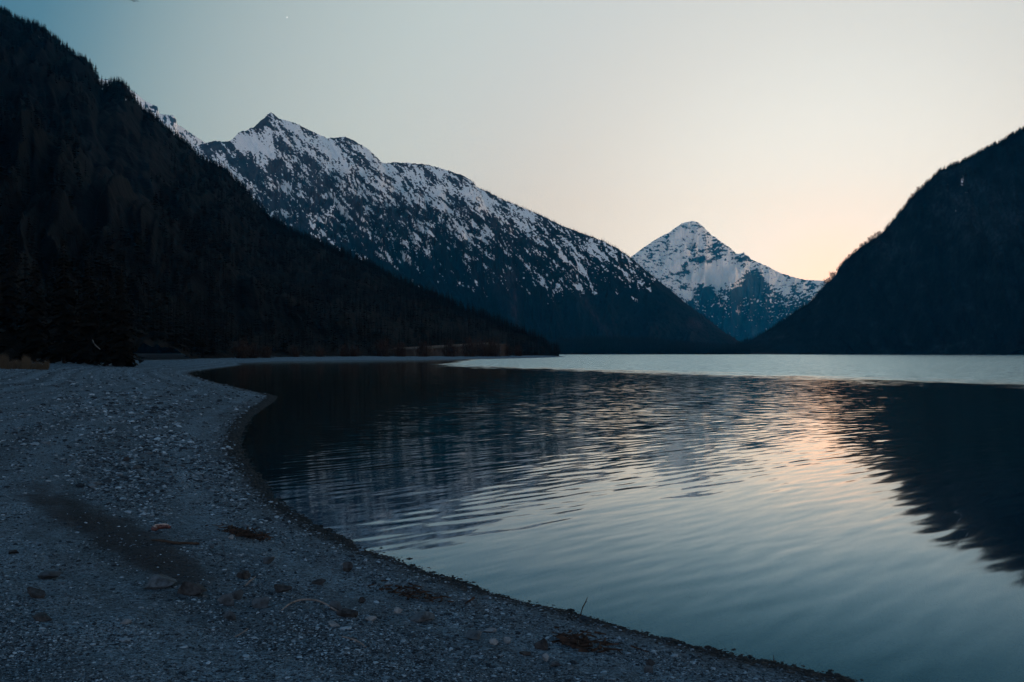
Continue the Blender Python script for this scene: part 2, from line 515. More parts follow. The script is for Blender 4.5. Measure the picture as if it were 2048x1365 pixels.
# --- the shadowed mountain on the right
E_RIDGE = [(1440, 704, 2450), (1466, 690, 2440), (1510, 678, 2420), (1546, 655, 2400), (1583, 630, 2380), (1620, 606, 2350), (1642, 582, 2330), (1653, 567, 2320),
           (1671, 554, 2300), (1677, 536, 2300), (1700, 513, 2280), (1719, 498, 2260), (1755, 474, 2230), (1763, 469, 2220), (1788, 440, 2200), (1807, 418, 2180),
           (1818, 401, 2170), (1850, 371, 2150), (1876, 344, 2130), (1905, 332, 2110), (1927, 324, 2100), (1964, 303, 2080), (2001, 286, 2060), (2048, 258, 2040),
           (2150, 200, 2000), (2400, 110, 1950), (2900, 40, 1850)]
E_FOOT = [(1440, 1440, 2300, -3), (1510, 1530, 2230, -3), (1640, 1680, 2080, -3), (1800, 1850, 1850, -3), (2048, 2100, 1500, -3), (2400, 2500, 1150, -3), (2900, 3100, 800, -3)]


def e_disp(X, Y, S, T):
    spur = 60 * np.exp(-((S - 1880 - 160 * T) / (22 + 90 * T)) ** 2) * sstep(0.05, 0.4, T)
    return 60 * ridged((S - 60 * T) / 80, T * 1.3, 5, 101, 0.5) + 30 * fbm(X / 140, Y / 140, 6, 102) - 20 + spur


def e_attr(U, V, X, Y, Z, T, VR):
    n = fbm(U / 30, V / 30, 5, 111)
    n2 = fbm(U / 5, V / 6, 4, 112)
    rk = 0.8 * blob(U, V, 1920, 420, 60, 60, 50) + 0.8 * blob(U, V, 2010, 430, 60, 70) + 0.9 * blob(U, V, 1905, 692, 34, 7, -15) + 0.5 * blob(U, V, 1780, 500, 40, 60, -50)
    sn = 1.5 * blob(U, V, 1925, 362, 4, 15) + 1.0 * blob(U, V, 1905, 369, 22, 2.5) + 1.0 * blob(U, V, 1935, 385, 10, 8) + 1.0 * blob(U, V, 1908, 418, 12, 3, 50) + 0.7 * blob(U, V, 1947, 356, 5, 5)
    return dict(rock=np.clip(sq((rk - 0.5 + 0.75 * n) * 4) * (0.55 + 0.6 * n2), 0, 1), snow=np.clip(sn * (0.33 + 0.5 * n2), 0, 0.52) * (T > 0.01))


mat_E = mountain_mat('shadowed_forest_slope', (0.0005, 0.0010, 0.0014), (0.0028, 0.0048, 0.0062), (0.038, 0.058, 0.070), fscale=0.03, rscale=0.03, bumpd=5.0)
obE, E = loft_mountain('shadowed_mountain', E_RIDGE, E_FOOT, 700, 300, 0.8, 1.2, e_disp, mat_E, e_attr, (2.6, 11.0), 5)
tag(obE, 'dark blue mountain slope in shade on the right side of the lake', kind='structure')

E2_RIDGE = [(2860, 30, 1870), (3400, -120, 1650), (4300, -420, 1350), (5600, -800, 1080), (7600, -1350, 820), (11000, -2300, 580), (16000, -3300, 420)]  # unseen slope, added to keep the side glow off the beach
E2_FOOT = [(2860, 3050, 820, -3), (4300, 4800, 560, -3), (7600, 9000, 330, -3), (16000, 20000, 180, -3)]
obE2, E2 = loft_mountain('added_valley_side', E2_RIDGE, E2_FOOT, 260, 90, 0.8, 1.2, e_disp, mat_E, None, (1.8, 40.0), 6)
tag(obE2, 'unseen dark valley side added beyond the right mountain to shade the beach', kind='structure')

# ------------------------------------------------------------------ shore line and beach
SHORE_PX = [(1710, 1364), (1547, 1328), (1376, 1288), (1300, 1269), (1164, 1234), (1044, 1202), (1000, 1191), (908, 1160), (791, 1119), (737, 1102), (699, 1086),
            (647, 1063), (592, 1030), (544, 997), (518, 960), (492, 932), (474, 905), (472, 880), (480, 855), (496, 833), (522, 815), (541, 803), (548, 794), (530, 788),
            (478, 776), (427, 764), (392, 754), (378, 747), (394, 743), (430, 738.5), (482, 731.5), (486, 729), (478, 727), (513, 726), (546, 724), (620, 722.8), (693, 722), (839, 721),
            (986, 718.3), (1083, 716), (1132, 714.2)]
SHORE = [((u - CX) / F * (EYE * F / (v - HZ)), EYE * F / (v - HZ)) for u, v in SHORE_PX]
LAND = [(4.5, -60), (3.6, -6), (3.0, 0), (2.75, 2.5)] + SHORE + [(34, 660), (10, 760), (-60, 950), (-250, 1500), (-900, 2000), (-2500, 2000), (-2500, -60)]
LAND = np.array(LAND)


def shore_dist(px, py):
    """signed distance to the water's edge, positive on land"""
    px = np.asarray(px, float); py = np.asarray(py, float)
    d2 = np.full(px.shape, 1e18)
    inside = np.zeros(px.shape, bool)
    n = len(LAND)
    for i in range(n):
        a, b = LAND[i], LAND[(i + 1) % n]
        ex, ey = b - a
        t = np.clip(((px - a[0]) * ex + (py - a[1]) * ey) / (ex * ex + ey * ey), 0, 1)
        d2 = np.minimum(d2, (px - a[0] - t * ex) ** 2 + (py - a[1] - t * ey) ** 2)
        cond = ((a[1] > py) != (b[1] > py))
        with np.errstate(divide='ignore', invalid='ignore'):
            xi = a[0] + (py - a[1]) / (b[1] - a[1] if b[1] != a[1] else 1e-9) * ex
        inside ^= cond & (px < xi)
    d = np.sqrt(d2)
    return np.where(inside, d, -d)


def beach_z(x, y, d=None):
    x = np.asarray(x, float); y = np.asarray(y, float)
    if d is None:
        d = shore_dist(x, y)
    near = np.clip(1 - np.abs(y) / 120.0, 0, 1)
    d = d + (0.07 * fbm(x / 0.8, y / 0.8, 3, 205) + 0.03 * fbm(x / 0.22, y / 0.22, 2, 206)) * near
    wob = 0.05 * fbm(x / 2.3, y / 2.3, 4, 201) + 0.035 * fbm(x / 0.7, y / 0.7, 3, 202) + 0.12 * fbm(x / 14, y / 14, 3, 203)
    up = 0.95 * (1 - np.exp(-np.clip(d, 0, None) * 0.105 / 0.95)) + 0.004 * np.clip(d - 20, 0, None)
    step = 0.02 * sstep(0.0, 0.25, d) * near
    dn = np.maximum(0.11 * np.clip(d, None, 0), -6.0)
    return np.where(d > 0, up + step + wob * sstep(0.0, 1.4, d) * (0.35 + 0.65 * near), dn + 0.03 * fbm(x / 1.1, y / 1.1, 3, 204) * sstep(0, -0.6, d))


_YS = np.geomspace(1.5, 900, 700)


def ground_at(u, v):
    """where the sight line through a photo pixel meets the beach"""
    dx, dz = (u - CX) / F, (HZ - v) / F
    for _ in range(1):
        hit = EYE + dz * _YS < np.maximum(beach_z(dx * _YS, _YS), 0.0)
        i = int(np.argmax(hit)) if hit.any() else len(_YS) - 1
    yy = np.linspace(_YS[max(i - 1, 0)], _YS[i], 60)
    zz_ = np.maximum(beach_z(dx * yy, yy), 0.0)
    k = int(np.argmin(np.abs(EYE + dz * yy - zz_)))
    return np.array([dx * yy[k], yy[k], zz_[k]])


gy = np.concatenate([np.linspace(-6, 2.4, 40, endpoint=False), np.geomspace(2.4, 720, 900)])
gu = np.concatenate([np.linspace(-6500, -420, 90, endpoint=False), np.linspace(-420, 2300, 1000), np.linspace(2300, 5200, 40)[1:]])
GU, GY = np.meshgrid(gu, gy)
GX = (GU - CX) / F * np.maximum(GY, 6.0)
GD = shore_dist(GX, GY)
GZ = beach_z(GX, GY, GD)
BU = CX + GX / np.maximum(GY, 0.5) * F
BV = HZ + (EYE - GZ) / np.maximum(GY, 0.5) * F
soil = (1.25 * blob(BU, BV, 210, 1055, 190, 38, 24) + 1.2 * blob(BU, BV, 320, 1128, 85, 26, 22) + 0.7 * blob(BU, BV, 610, 1262, 80, 14, 20)
        + 0.8 * blob(BU, BV, 495, 1072, 40, 12, 15) + 0.6 * blob(BU, BV, 880, 1185, 90, 12, 16))
soil = sq((soil - 0.55 + 0.35 * fbm(GX / 0.5, GY / 0.7, 5, 211)) * 7) * (GY > 2)
rubble = sstep(0.0, 1.0, fbm(GX / 3.0, GY / 6.0, 4, 212) + 0.9 * blob(BU, BV, 300, 930, 170, 90) + 0.5 * blob(BU, BV, 200, 800, 250, 50) - 0.2)

kb = NB('beach_gravel', 0.92, 0.06)
p = kb.pos()
vor = kb.n('ShaderNodeTexVoronoi'); vor.inputs['Scale'].default_value = 38; kb.l(p, vor.inputs['Vector'])
vor2 = kb.n('ShaderNodeTexVoronoi'); vor2.inputs['Scale'].default_value = 95; kb.l(p, vor2.inputs['Vector'])
hs = kb.n('ShaderNodeSeparateColor'); kb.l(vor.outputs['Color'], hs.inputs[0])
hs2 = kb.n('ShaderNodeSeparateColor'); kb.l(vor2.outputs['Color'], hs2.inputs[0])
g1 = kb.mix(kb.rng(hs.outputs[0], 0.0, 1.0), (0.020, 0.033, 0.044), (0.240, 0.355, 0.440))
g2 = kb.mix(kb.rng(hs2.outputs[1], 0.0, 1.0), (0.017, 0.030, 0.041), (0.255, 0.375, 0.465))
g = kb.mix(0.5, g1, g2)
g = kb.mix(kb.rng(kb.noise(p, 0.9, 5, 0.6), 0.35, 0.7), g, kb.mix(0.4, g, (0.085, 0.108, 0.126)))
g = kb.mix(kb.math('MULTIPLY', kb.attr('soil'), 0.85), g, kb.mix(kb.noise(p, 9, 5, 0.7), (0.018, 0.020, 0.023), (0.062, 0.062, 0.066)))
wet = kb.rng(kb.math('ADD', kb.attr('depth'), kb.math('MULTIPLY', kb.math('SUBTRACT', kb.noise(p, 3, 4, 0.6), 0.5), 0.08)), 0.02, 0.10, 1.0, 0.0)
g = kb.mix(kb.math('MULTIPLY', wet, 0.8), g, (0.03, 0.034, 0.038))
g = kb.mix(kb.rng(kb.attr('depth'), -2.6, -0.25, 1.0, 0.0), g, (0.008, 0.028, 0.034))  # light absorbed by deeper water, put into the bed colour
dn_ = kb.math('ADD', kb.attr('dist'), kb.math('MULTIPLY', kb.math('SUBTRACT', kb.noise(p, 1.3, 5, 0.6), 0.5), 0.7))
g = kb.mix(kb.math('MULTIPLY', kb.rng(dn_, 0.02, 0.34, 1.0, 0.0), 0.85), g, kb.mix(0.25, (0.008, 0.010, 0.012), g))
bands = kb.n('ShaderNodeTexNoise', noise_dimensions='1D'); bands.inputs['Scale'].default_value = 1.4; bands.inputs['Detail'].default_value = 4
kb.l(dn_, bands.inputs['W'])
bv_ = kb.rng(bands.outputs['Fac'], 0.3, 0.7, 0.72, 1.3)                      # strand lines left by old water levels
mul = kb.n('ShaderNodeVectorMath', operation='SCALE'); kb.l(g, mul.inputs[0]); kb.l(bv_, mul.inputs['Scale'])
kb.color(mul.outputs[0])
hh = kb.math('ADD', kb.math('MULTIPLY', vor.outputs['Distance'], -1.0), kb.math('MULTIPLY', vor2.outputs['Distance'], -0.5))
hh = kb.math('ADD', hh, kb.math('MULTIPLY', kb.noise(p, 7, 5, 0.65), 1.6))
kb.bump(hh, 0.05, 1.0)
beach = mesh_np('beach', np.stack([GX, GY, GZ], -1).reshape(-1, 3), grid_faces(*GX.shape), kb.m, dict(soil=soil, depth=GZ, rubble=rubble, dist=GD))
tag(beach, 'curving grey gravel beach along the left side of the lake', kind='structure')

# lake bed and the ground far around, one sheet to the horizon
mat_bed = two_tone('water_dimmed_bed', (0.006, 0.022, 0.028), (0.010, 0.034, 0.040), 0.05)  # dark teal stands in for light lost in the deep water
gs = 30000
mesh_np('ground', [(-gs, -gs, -6.5), (gs, -gs, -6.5), (gs, gs, -6.5), (-gs, gs, -6.5)], [(0, 1, 2, 3)], mat_bed)['kind'] = 'structure'

# valley floor at the far end of the lake
fl = []
nfx, nfy = 240, 60
fx = np.linspace(-900, 1500, nfx)
fy = np.linspace(2150, 3900, nfy)
FX, FY = np.meshgrid(fx, fy)
edge = 2175 + 25 * fbm(FX / 200, FX * 0, 3, 301)
fu_ = CX + FX / FY * F
FZ = np.clip((FY - edge) * 0.05, -2.5, 3.0) + 23 * np.exp(-((fu_ - 1215) / 150) ** 2) * sstep(2190, 2330, FY) + 3 * fbm(FX / 120, FY / 120, 4, 302) * sstep(2190, 2260, FY)
mat_valley = two_tone('valley_ground', (0.002, 0.003, 0.003), (0.005, 0.006, 0.006), 0.02)
vf = mesh_np('valley_ground', np.stack([FX, FY, FZ], -1).reshape(-1, 3), grid_faces(nfy, nfx), mat_valley)
tag(vf, 'low wooded ground at the far end of the lake', kind='structure')

# ------------------------------------------------------------------ water
kw = NB('lake_water')
t = kw.t
t.nodes.remove(kw.b)
p = kw.pos()
sep = kw.n('ShaderNodeSeparateXYZ'); kw.l(p, sep.inputs[0])
PX, PY = sep.outputs[0], sep.outputs[1]


def ripple(angle, lam, stretch, detail, off, warp=0.0):
    """slope noise whose crests run along 'angle' (degrees from +X)"""
    a = math.radians(angle)
    ex, ey = math.cos(a), math.sin(a)
    al = kw.math('ADD', kw.math('MULTIPLY', PX, ex / (lam * stretch)), kw.math('MULTIPLY', PY, ey / (lam * stretch)))
    ac2 = kw.math('ADD', kw.math('MULTIPLY', PX, -ey / lam), kw.math('MULTIPLY', PY, ex / lam))
    if warp:
        wv = kw.noise(p, 0.10, 2, 0.5)
        ac2 = kw.math('ADD', ac2, kw.math('MULTIPLY', wv, warp / lam))
    cb = kw.n('ShaderNodeCombineXYZ')
    kw.l(al, cb.inputs[0]); kw.l(ac2, cb.inputs[1]); cb.inputs[2].default_value = off
    nz = kw.n('ShaderNodeTexNoise')
    nz.inputs['Scale'].default_value = 1.0
    nz.inputs['Detail'].default_value = detail
    nz.inputs['Roughness'].default_value = 0.45
    kw.l(cb.outputs[0], nz.inputs['Vector'])
    return kw.math('MULTIPLY', kw.math('SUBTRACT', nz.outputs['Fac'], 0.5), 2.0), (-ey, ex)


big = kw.noise(p, 0.05, 3, 0.5)
# calm close to the beach, livelier out on the lake, ruffled by wind beyond a slanting line
live = kw.rng(PY, 5.0, 18.0, 0.42, 1.0)
live = kw.math('MULTIPLY', live, kw.rng(big, 0.3, 0.7, 0.65, 1.25))
lee = kw.rng(kw.math('ADD', PX, kw.math('MULTIPLY', PY, -0.10)), -11.0, 0.0, 0.25, 1.0)     # sheltered by the slope on the left
live = kw.math('MULTIPLY', live, lee)
line = kw.math('ADD', PY, kw.math('MULTIPLY', PX, 2.3))
mpn = kw.n('ShaderNodeMapping'); mpn.inputs['Scale'].default_value = (0.30, 0.10, 1.0); kw.l(p, mpn.inputs[0])
line = kw.math('ADD', line, kw.math('MULTIPLY', kw.noise(p, 0.045, 3, 0.6), 34.0))
line = kw.math('ADD', line, kw.math('MULTIPLY', kw.math('SUBTRACT', kw.noise(mpn.outputs[0], 1.0, 5, 0.65), 0.5), 100.0))
ruf = kw.math('MULTIPLY', kw.rng(line, 132.0, 184.0), kw.rng(kw.math('ADD', PX, kw.math('MULTIPLY', big, 8.0)), -13.0, -5.0))
out_ = kw.rng(PY, 15.0, 36.0)                                                                # short chop farther out
inn_ = kw.rng(PY, 24.0, 70.0, 1.0, 0.45)


def swell(angle, lam, off):
    """slope of an even train of small waves whose crests run along 'angle', coming and going in groups"""
    a = math.radians(angle)
    ex, ey = math.cos(a), math.sin(a)
    ph = kw.math('ADD', kw.math('MULTIPLY', PX, -ey * 6.2832 / lam), kw.math('MULTIPLY', PY, ex * 6.2832 / lam))
    mp = kw.n('ShaderNodeMapping'); mp.inputs['Location'].default_value = (off, off * 2, 0); kw.l(p, mp.inputs[0])
    ph = kw.math('ADD', ph, kw.math('MULTIPLY', kw.noise(mp.outputs[0], 0.22, 3, 0.5), 26.0))
    grp = kw.rng(kw.noise(mp.outputs[0], 0.55, 2, 0.5), 0.36, 0.66)
    return kw.math('MULTIPLY', kw.math('SINE', ph), grp), (-ey, ex)


layers = [(ripple(50, 0.13, 9, 1, 0.0, 0.5), 0.055, inn_), (ripple(36, 0.20, 8, 1, 7.3, 0.7), 0.040, inn_), (ripple(62, 1.0, 6, 2, 5.0), 0.022, None),
          (swell(50, 0.30, 0.0), 0.022, None), (swell(38, 0.43, 11.0), 0.018, None),
          (ripple(9, 0.17, 6, 2, 3.1), 0.085, out_), (ripple(5, 0.42, 2.8, 3, 9.0), 0.075, out_)]
sx = sy = None
for (sv, (nx, ny)), amp, msk in layers:
    a_ = kw.math('MULTIPLY', sv, kw.math('MULTIPLY', live, amp))
    if msk is not None: a_ = kw.math('MULTIPLY', a_, msk)
    vx, vy = kw.math('MULTIPLY', a_, nx), kw.math('MULTIPLY', a_, ny)
    sx = vx if sx is None else kw.math('ADD', sx, vx)
    sy = vy if sy is None else kw.math('ADD', sy, vy)
for (sv, (nx, ny)), amp in [(ripple(0, 0.5, 3, 3, 1.0), 0.75), (ripple(90, 0.6, 2, 3, 2.0), 0.25)]:
    a_ = kw.math('MULTIPLY', sv, kw.math('MULTIPLY', ruf, amp))
    sx = kw.math('ADD', sx, kw.math('MULTIPLY', a_, nx))
    sy = kw.math('ADD', sy, kw.math('MULTIPLY', a_, ny))
cn = kw.n('ShaderNodeCombineXYZ')
kw.l(sx, cn.inputs[0]); kw.l(sy, cn.inputs[1]); cn.inputs[2].default_value = 1.0
nn = kw.n('ShaderNodeVectorMath', operation='NORMALIZE'); kw.l(cn.outputs[0], nn.inputs[0])
fres = kw.n('ShaderNodeFresnel'); fres.inputs['IOR'].default_value = 1.333
kw.l(nn.outputs[0], fres.inputs['Normal'])
gl = kw.n('ShaderNodeBsdfGlossy'); gl.inputs['Color'].default_value = (0.86, 0.97, 1, 1)
kw.l(kw.rng(ruf, 0, 1, 0.05, 0.26), gl.inputs['Roughness'])
kw.l(nn.outputs[0], gl.inputs['Normal'])
tp = kw.n('ShaderNodeBsdfTransparent'); tp.inputs['Color'].default_value = (0.30, 0.52, 0.57, 1)
up = kw.n('ShaderNodeBsdfDiffuse'); up.inputs['Color'].default_value = (0.001, 0.035, 0.055, 1)     # light scattered back by the turbid green water
tr = kw.n('ShaderNodeMixShader'); tr.inputs[0].default_value = 0.30
kw.l(tp.outputs[0], tr.inputs[1]); kw.l(up.outputs[0], tr.inputs[2])
ms = kw.n('ShaderNodeMixShader')
refl = kw.rng(fres.outputs[0], 0.03, 0.74)
tint = kw.n('ShaderNodeValToRGB')
te = tint.color_ramp.elements
te[0].position, te[0].color = 0.06, (0.18, 0.63, 1.0, 1)
te[1].position, te[1].color = 0.85, (1.0, 0.94, 0.84, 1)
t3 = te.new(0.42); t3.color = (0.67, 0.86, 1.0, 1)
kw.l(refl, tint.inputs[0]); kw.l(kw.mix(ruf, tint.outputs[0], (0.56, 0.73, 0.80)), gl.inputs['Color'])
kw.l(refl, ms.inputs[0]); kw.l(tr.outputs[0], ms.inputs[1]); kw.l(gl.outputs[0], ms.inputs[2])
kw.l(ms.outputs[0], kw.o.inputs['Surface'])
water = mesh_np('lake_water', [(-2600, -80, 0), (3600, -80, 0), (3600, 2600, 0), (-2600, 2600, 0)], [(0, 1, 2, 3)], kw.m)
tag(water, 'rippled lake water mirroring the evening sky and the mountains', kind='structure')


# ------------------------------------------------------------------ trees
def spruce(whorls, per, seed, slim=0.19, rag=0.35, quads=1):
    """a unit-high conifer: tapering trunk, drooping boughs of needle-bearing blades; returns crown and trunk triangles"""
    r = np.random.default_rng(seed)
    V, T = [], []
    for i in range(whorls):
        h = 0.10 + 0.88 * (i / (whorls - 1)) ** 0.92
        rad = slim * (1 - h) ** 0.85 * (1 + rag * r.uniform(-1, 1)) + 0.012
        a0 = r.uniform(0, 6.28)
        for j in range(per):
            if r.random() < 0.10: continue
            a = a0 + 6.28 * j / per + r.uniform(-0.3, 0.3)
            L = rad * r.uniform(0.65, 1.25)
            dr = L * r.uniform(0.25, 0.7)
            d = np.array([math.cos(a), math.sin(a), 0]); q = np.array([-math.sin(a), math.cos(a), 0])
            base = np.array([0, 0, h + 0.02])
            tip = base + d * L + np.array([0, 0, -dr])
            wdt = L * 0.42
            mid = base + (tip - base) * 0.55
            k = len(V)
            V += [base, mid + q * wdt + np.array([0, 0, -0.2 * dr]), tip, mid - q * wdt + np.array([0, 0, -0.2 * dr])]
            T += [(k, k + 1, k + 2), (k, k + 2, k + 3)]
            for e in range(quads - 1):
                f = r.uniform(0.3, 0.95)
                c = base + (tip - base) * f
                sd = 1 if e % 2 else -1
                k = len(V)
                V += [c, c + q * sd * wdt * r.uniform(0.5, 1.2) + d * L * 0.15 + np.array([0, 0, -0.5 * dr]), c + d * L * 0.3 + np.array([0, 0, -0.15 * dr])]
                T += [(k, k + 1, k + 2)]
    k = len(V)
    V += [np.array([0.006, 0, 0.97]), np.array([-0.006, 0.005, 0.97]), np.array([0, 0, 1.02])]
    T += [(k, k + 1, k + 2)]
    TV, TT = [], []
    for i, h in enumerate((0, 0.35, 0.98)):
        rr = (0.014, 0.009, 0.002)[i]
        for j in range(5):
            TV.append(np.array([rr * math.cos(j * 1.2566), rr * math.sin(j * 1.2566), h]))
    for i in range(2):
        for j in range(5):
            a, b = i * 5 + j, i * 5 + (j + 1) % 5
            TT += [(a, b, b + 5), (a, b + 5, a + 5)]
    return (np.array(V), np.array(T)), (np.array(TV), np.array(TT))


def scatter_mesh(name, kinds, P, H, mat, wid=None, tone=None, tilt=0.0):
    """one mesh of many copies: for growth that reads as one mass"""
    VV, FF, TN, off = [], [], [], 0
    which = RNG.integers(0, len(kinds), len(P))
    for k, (bv, bf) in enumerate(kinds):
        idx = np.where(which == k)[0]
        if len(idx) == 0: continue
        a = RNG.uniform(0, 6.283, len(idx))
        s = H[idx]
        wd = s if wid is None else s * wid[idx]
        c, sn = np.cos(a), np.sin(a)
        x = (bv[:, 0][None] * c[:, None] - bv[:, 1][None] * sn[:, None]) * wd[:, None]
        y = (bv[:, 0][None] * sn[:, None] + bv[:, 1][None] * c[:, None]) * wd[:, None]
        z = bv[:, 2][None] * s[:, None]
        if tilt:
            tx, ty = RNG.normal(0, tilt, len(idx)), RNG.normal(0, tilt, len(idx))
            x = x + z * tx[:, None]; y = y + z * ty[:, None]
        v = np.stack([x + P[idx, 0][:, None], y + P[idx, 1][:, None], z + P[idx, 2][:, None]], -1)
        VV.append(v.reshape(-1, 3))
        FF.append((bf[None] + (np.arange(len(idx)) * len(bv))[:, None, None] + off).reshape(-1, bf.shape[1]))
        TN.append(np.repeat(RNG.random(len(idx)), len(bv)))
        off += len(idx) * len(bv)
    return mesh_np(name, np.concatenate(VV), np.concatenate(FF), mat, dict(tone=np.concatenate(TN)), smooth=False)


def needle_mat(name, a, b):
    k = NB(name, 0.85, 0.1)
    k.color(k.mix(k.attr('tone'), a, b))
    return k.m


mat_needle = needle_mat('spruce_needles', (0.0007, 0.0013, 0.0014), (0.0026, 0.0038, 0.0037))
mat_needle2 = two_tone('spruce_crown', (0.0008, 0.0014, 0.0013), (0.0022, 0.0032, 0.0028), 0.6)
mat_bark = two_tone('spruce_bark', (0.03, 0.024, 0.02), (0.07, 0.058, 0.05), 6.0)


def joined(sp):
    (a, b), (c, d) = sp
    return np.concatenate([a, c]), np.concatenate([b, d + len(a)])


far_kinds = [joined(spruce(9, 5, s, 0.17, 0.4)) for s in (1, 2, 3, 4)]
tiny_kinds = [joined(spruce(5, 4, s, 0.2, 0.4)) for s in (11, 12, 13)]


def sample(M, n, keep, seed):
    r = np.random.default_rng(seed)
    nr, nc = M['X'].shape
    i = r.integers(0, nr, n * 4); j = r.integers(0, nc, n * 4)
    # even out by ground area of the cells
    i2, j2 = np.minimum(i + 1, nr - 1), np.minimum(j + 1, nc - 1)
    area = np.hypot(M['X'][i2, j] - M['X'][i, j], M['Y'][i2, j] - M['Y'][i, j]) * np.hypot(M['X'][i, j2] - M['X'][i, j], M['Y'][i, j2] - M['Y'][i, j])
    ok = (r.random(n * 4) < area / np.percentile(area, 97)) & keep(M['U'][i, j], M['V'][i, j], M['T'][i, j], M['rock'][i, j])
    i, j = i[ok][:n], j[ok][:n]
    P = np.stack([M['X'][i, j], M['Y'][i, j], M['Z'][i, j]], 1)
    return P


# the wood on the left slope
P = sample(A, 40000, lambda U, V, T, r: (T > 0.004) & (T < 0.985) & (r < 0.55) & (U > -260), 5)
k = RNG.integers(0, len(A['us']), 2600)
k = k[A['us'][k] > -60]
P = np.concatenate([P, A['ridge'][k] + np.stack([RNG.uniform(-3, 3, len(k)), RNG.uniform(-10, 4, len(k)), np.full(len(k), -1.5)], 1)])
H = RNG.uniform(4, 9, len(P))
Wd = RNG.uniform(1.0, 1.6, len(P))
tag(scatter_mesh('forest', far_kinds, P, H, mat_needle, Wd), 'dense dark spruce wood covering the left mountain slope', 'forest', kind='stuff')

# spruces told apart on the skyline of the left slope
(cv, cf), (tv, tf) = spruce(16, 6, 77, 0.16, 0.4)
proto_v = np.concatenate([cv, tv]); proto_f = np.concatenate([cf, tf + len(cv)])
sky_meshes = []
for s in (77, 78, 79):
    v_, f_ = joined(spruce(16, 6, s, 0.15, 0.45))
    o = mesh_np('spruce_tree', v_, f_, mat_needle2, smooth=False)
    sky_meshes.append(o)
rr = random.Random(5)
uu = 6.0
first = list(sky_meshes)
n_sky = 0
rx = A['ridge']
while uu < 1100:
    k = int(np.argmin(np.abs(A['us'] - uu)))
    x, y, z = rx[k]
    if first:
        o = first.pop(0)
    else:
        o = rr.choice(sky_meshes).copy()
        SC.collection.objects.link(o)
    h = rr.uniform(5.0, 8.5) * (0.7 if uu < 300 else 1.0) * (1.3 if rr.random() < 0.12 else 1)
    o.location = (x, y + rr.uniform(-12, 2), z - 2.0)
    o.rotation_euler = (rr.uniform(-.04, .04), rr.uniform(-.04, .04), rr.uniform(0, 6.28))
    o.scale = (h * 1.7, h * 1.7, h)
    tag(o, 'dark spruce on the skyline of the left slope', 'tree', 'spruces along the skyline of the left slope')
    n_sky += 1
    uu += rr.uniform(3.6, 8.0)

# woods farther off
P = sample(C, 5000, lambda U, V, T, r: (T > 0.0) & (U > 930) & (U < 1500) & (V < 690) & (T < 0.5), 6)
k = RNG.integers(0, len(C['us']), 1600)
k = k[(C['us'][k] > 940) & (C['us'][k] < 1470)]
P = np.concatenate([P, C['ridge'][k] + np.array([0, 0, -4.0])])
tag(scatter_mesh('ridge_trees', tiny_kinds, P, RNG.uniform(8, 17, len(P)), mat_needle), 'tiny dark conifers dotted along the snowy ridge running down to the valley', 'forest', kind='stuff')

P = sample(E, 14000, lambda U, V, T, r: (T > 0.004) & (T < 0.97) & (r < 0.6) & (U > 1430) & (U < 2150), 7)
k = RNG.integers(0, len(E['us']), 3600)
k = k[(E['us'][k] > 1470) & (E['us'][k] < 2150)]
P = np.concatenate([P, E['ridge'][k] + np.stack([RNG.uniform(-4, 4, len(k)), RNG.uniform(-12, 4, len(k)), np.full(len(k), -2.5)], 1)])
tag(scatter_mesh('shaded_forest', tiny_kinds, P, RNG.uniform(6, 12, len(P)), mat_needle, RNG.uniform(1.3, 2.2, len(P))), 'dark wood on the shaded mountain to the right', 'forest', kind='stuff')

uq = RNG.uniform(1085, 1500, 5200); yq = RNG.uniform(2192, 2440, 5200)
xq = (uq - CX) / F * yq
jj = np.clip(((xq + 900) / 2400 * (nfx - 1)).astype(int), 0, nfx - 1); ii = np.clip(((yq - 2150) / 1750 * (nfy - 1)).astype(int), 0, nfy - 1)
P = np.stack([xq, yq, np.maximum(FZ[ii, jj], 0.2) - 1.0], 1)
P = P[FZ[ii, jj] > -0.8]
tag(scatter_mesh('far_forest', far_kinds, P, RNG.uniform(12, 24, len(P)), mat_needle, RNG.uniform(1.1, 1.7, len(P))), 'low dark wood along the far shore of the lake', 'forest', kind='stuff')

# trees told apart on the skyline of the right mountain
rr = random.Random(9)
uu = 1500.0
while uu < 2046:
    k = int(np.argmin(np.abs(E['us'] - uu)))
    x, y, z = E['ridge'][k]
    dense = uu > 1900
    o = rr.choice(sky_meshes).copy()
    SC.collection.objects.link(o)
    h = rr.uniform(6, 12) if dense else rr.uniform(4, 9)
    o.location = (x, y, z - 2.0)
    o.rotation_euler = (0, 0, rr.uniform(0, 6.28))
    o.scale = (h * 2.1, h * 2.1, h)
    tag(o, 'small dark conifer on the skyline of the right mountain', 'tree', 'conifers along the skyline of the right mountain')
    uu += rr.uniform(2.2, 5.5) if dense else rr.uniform(5, 12)


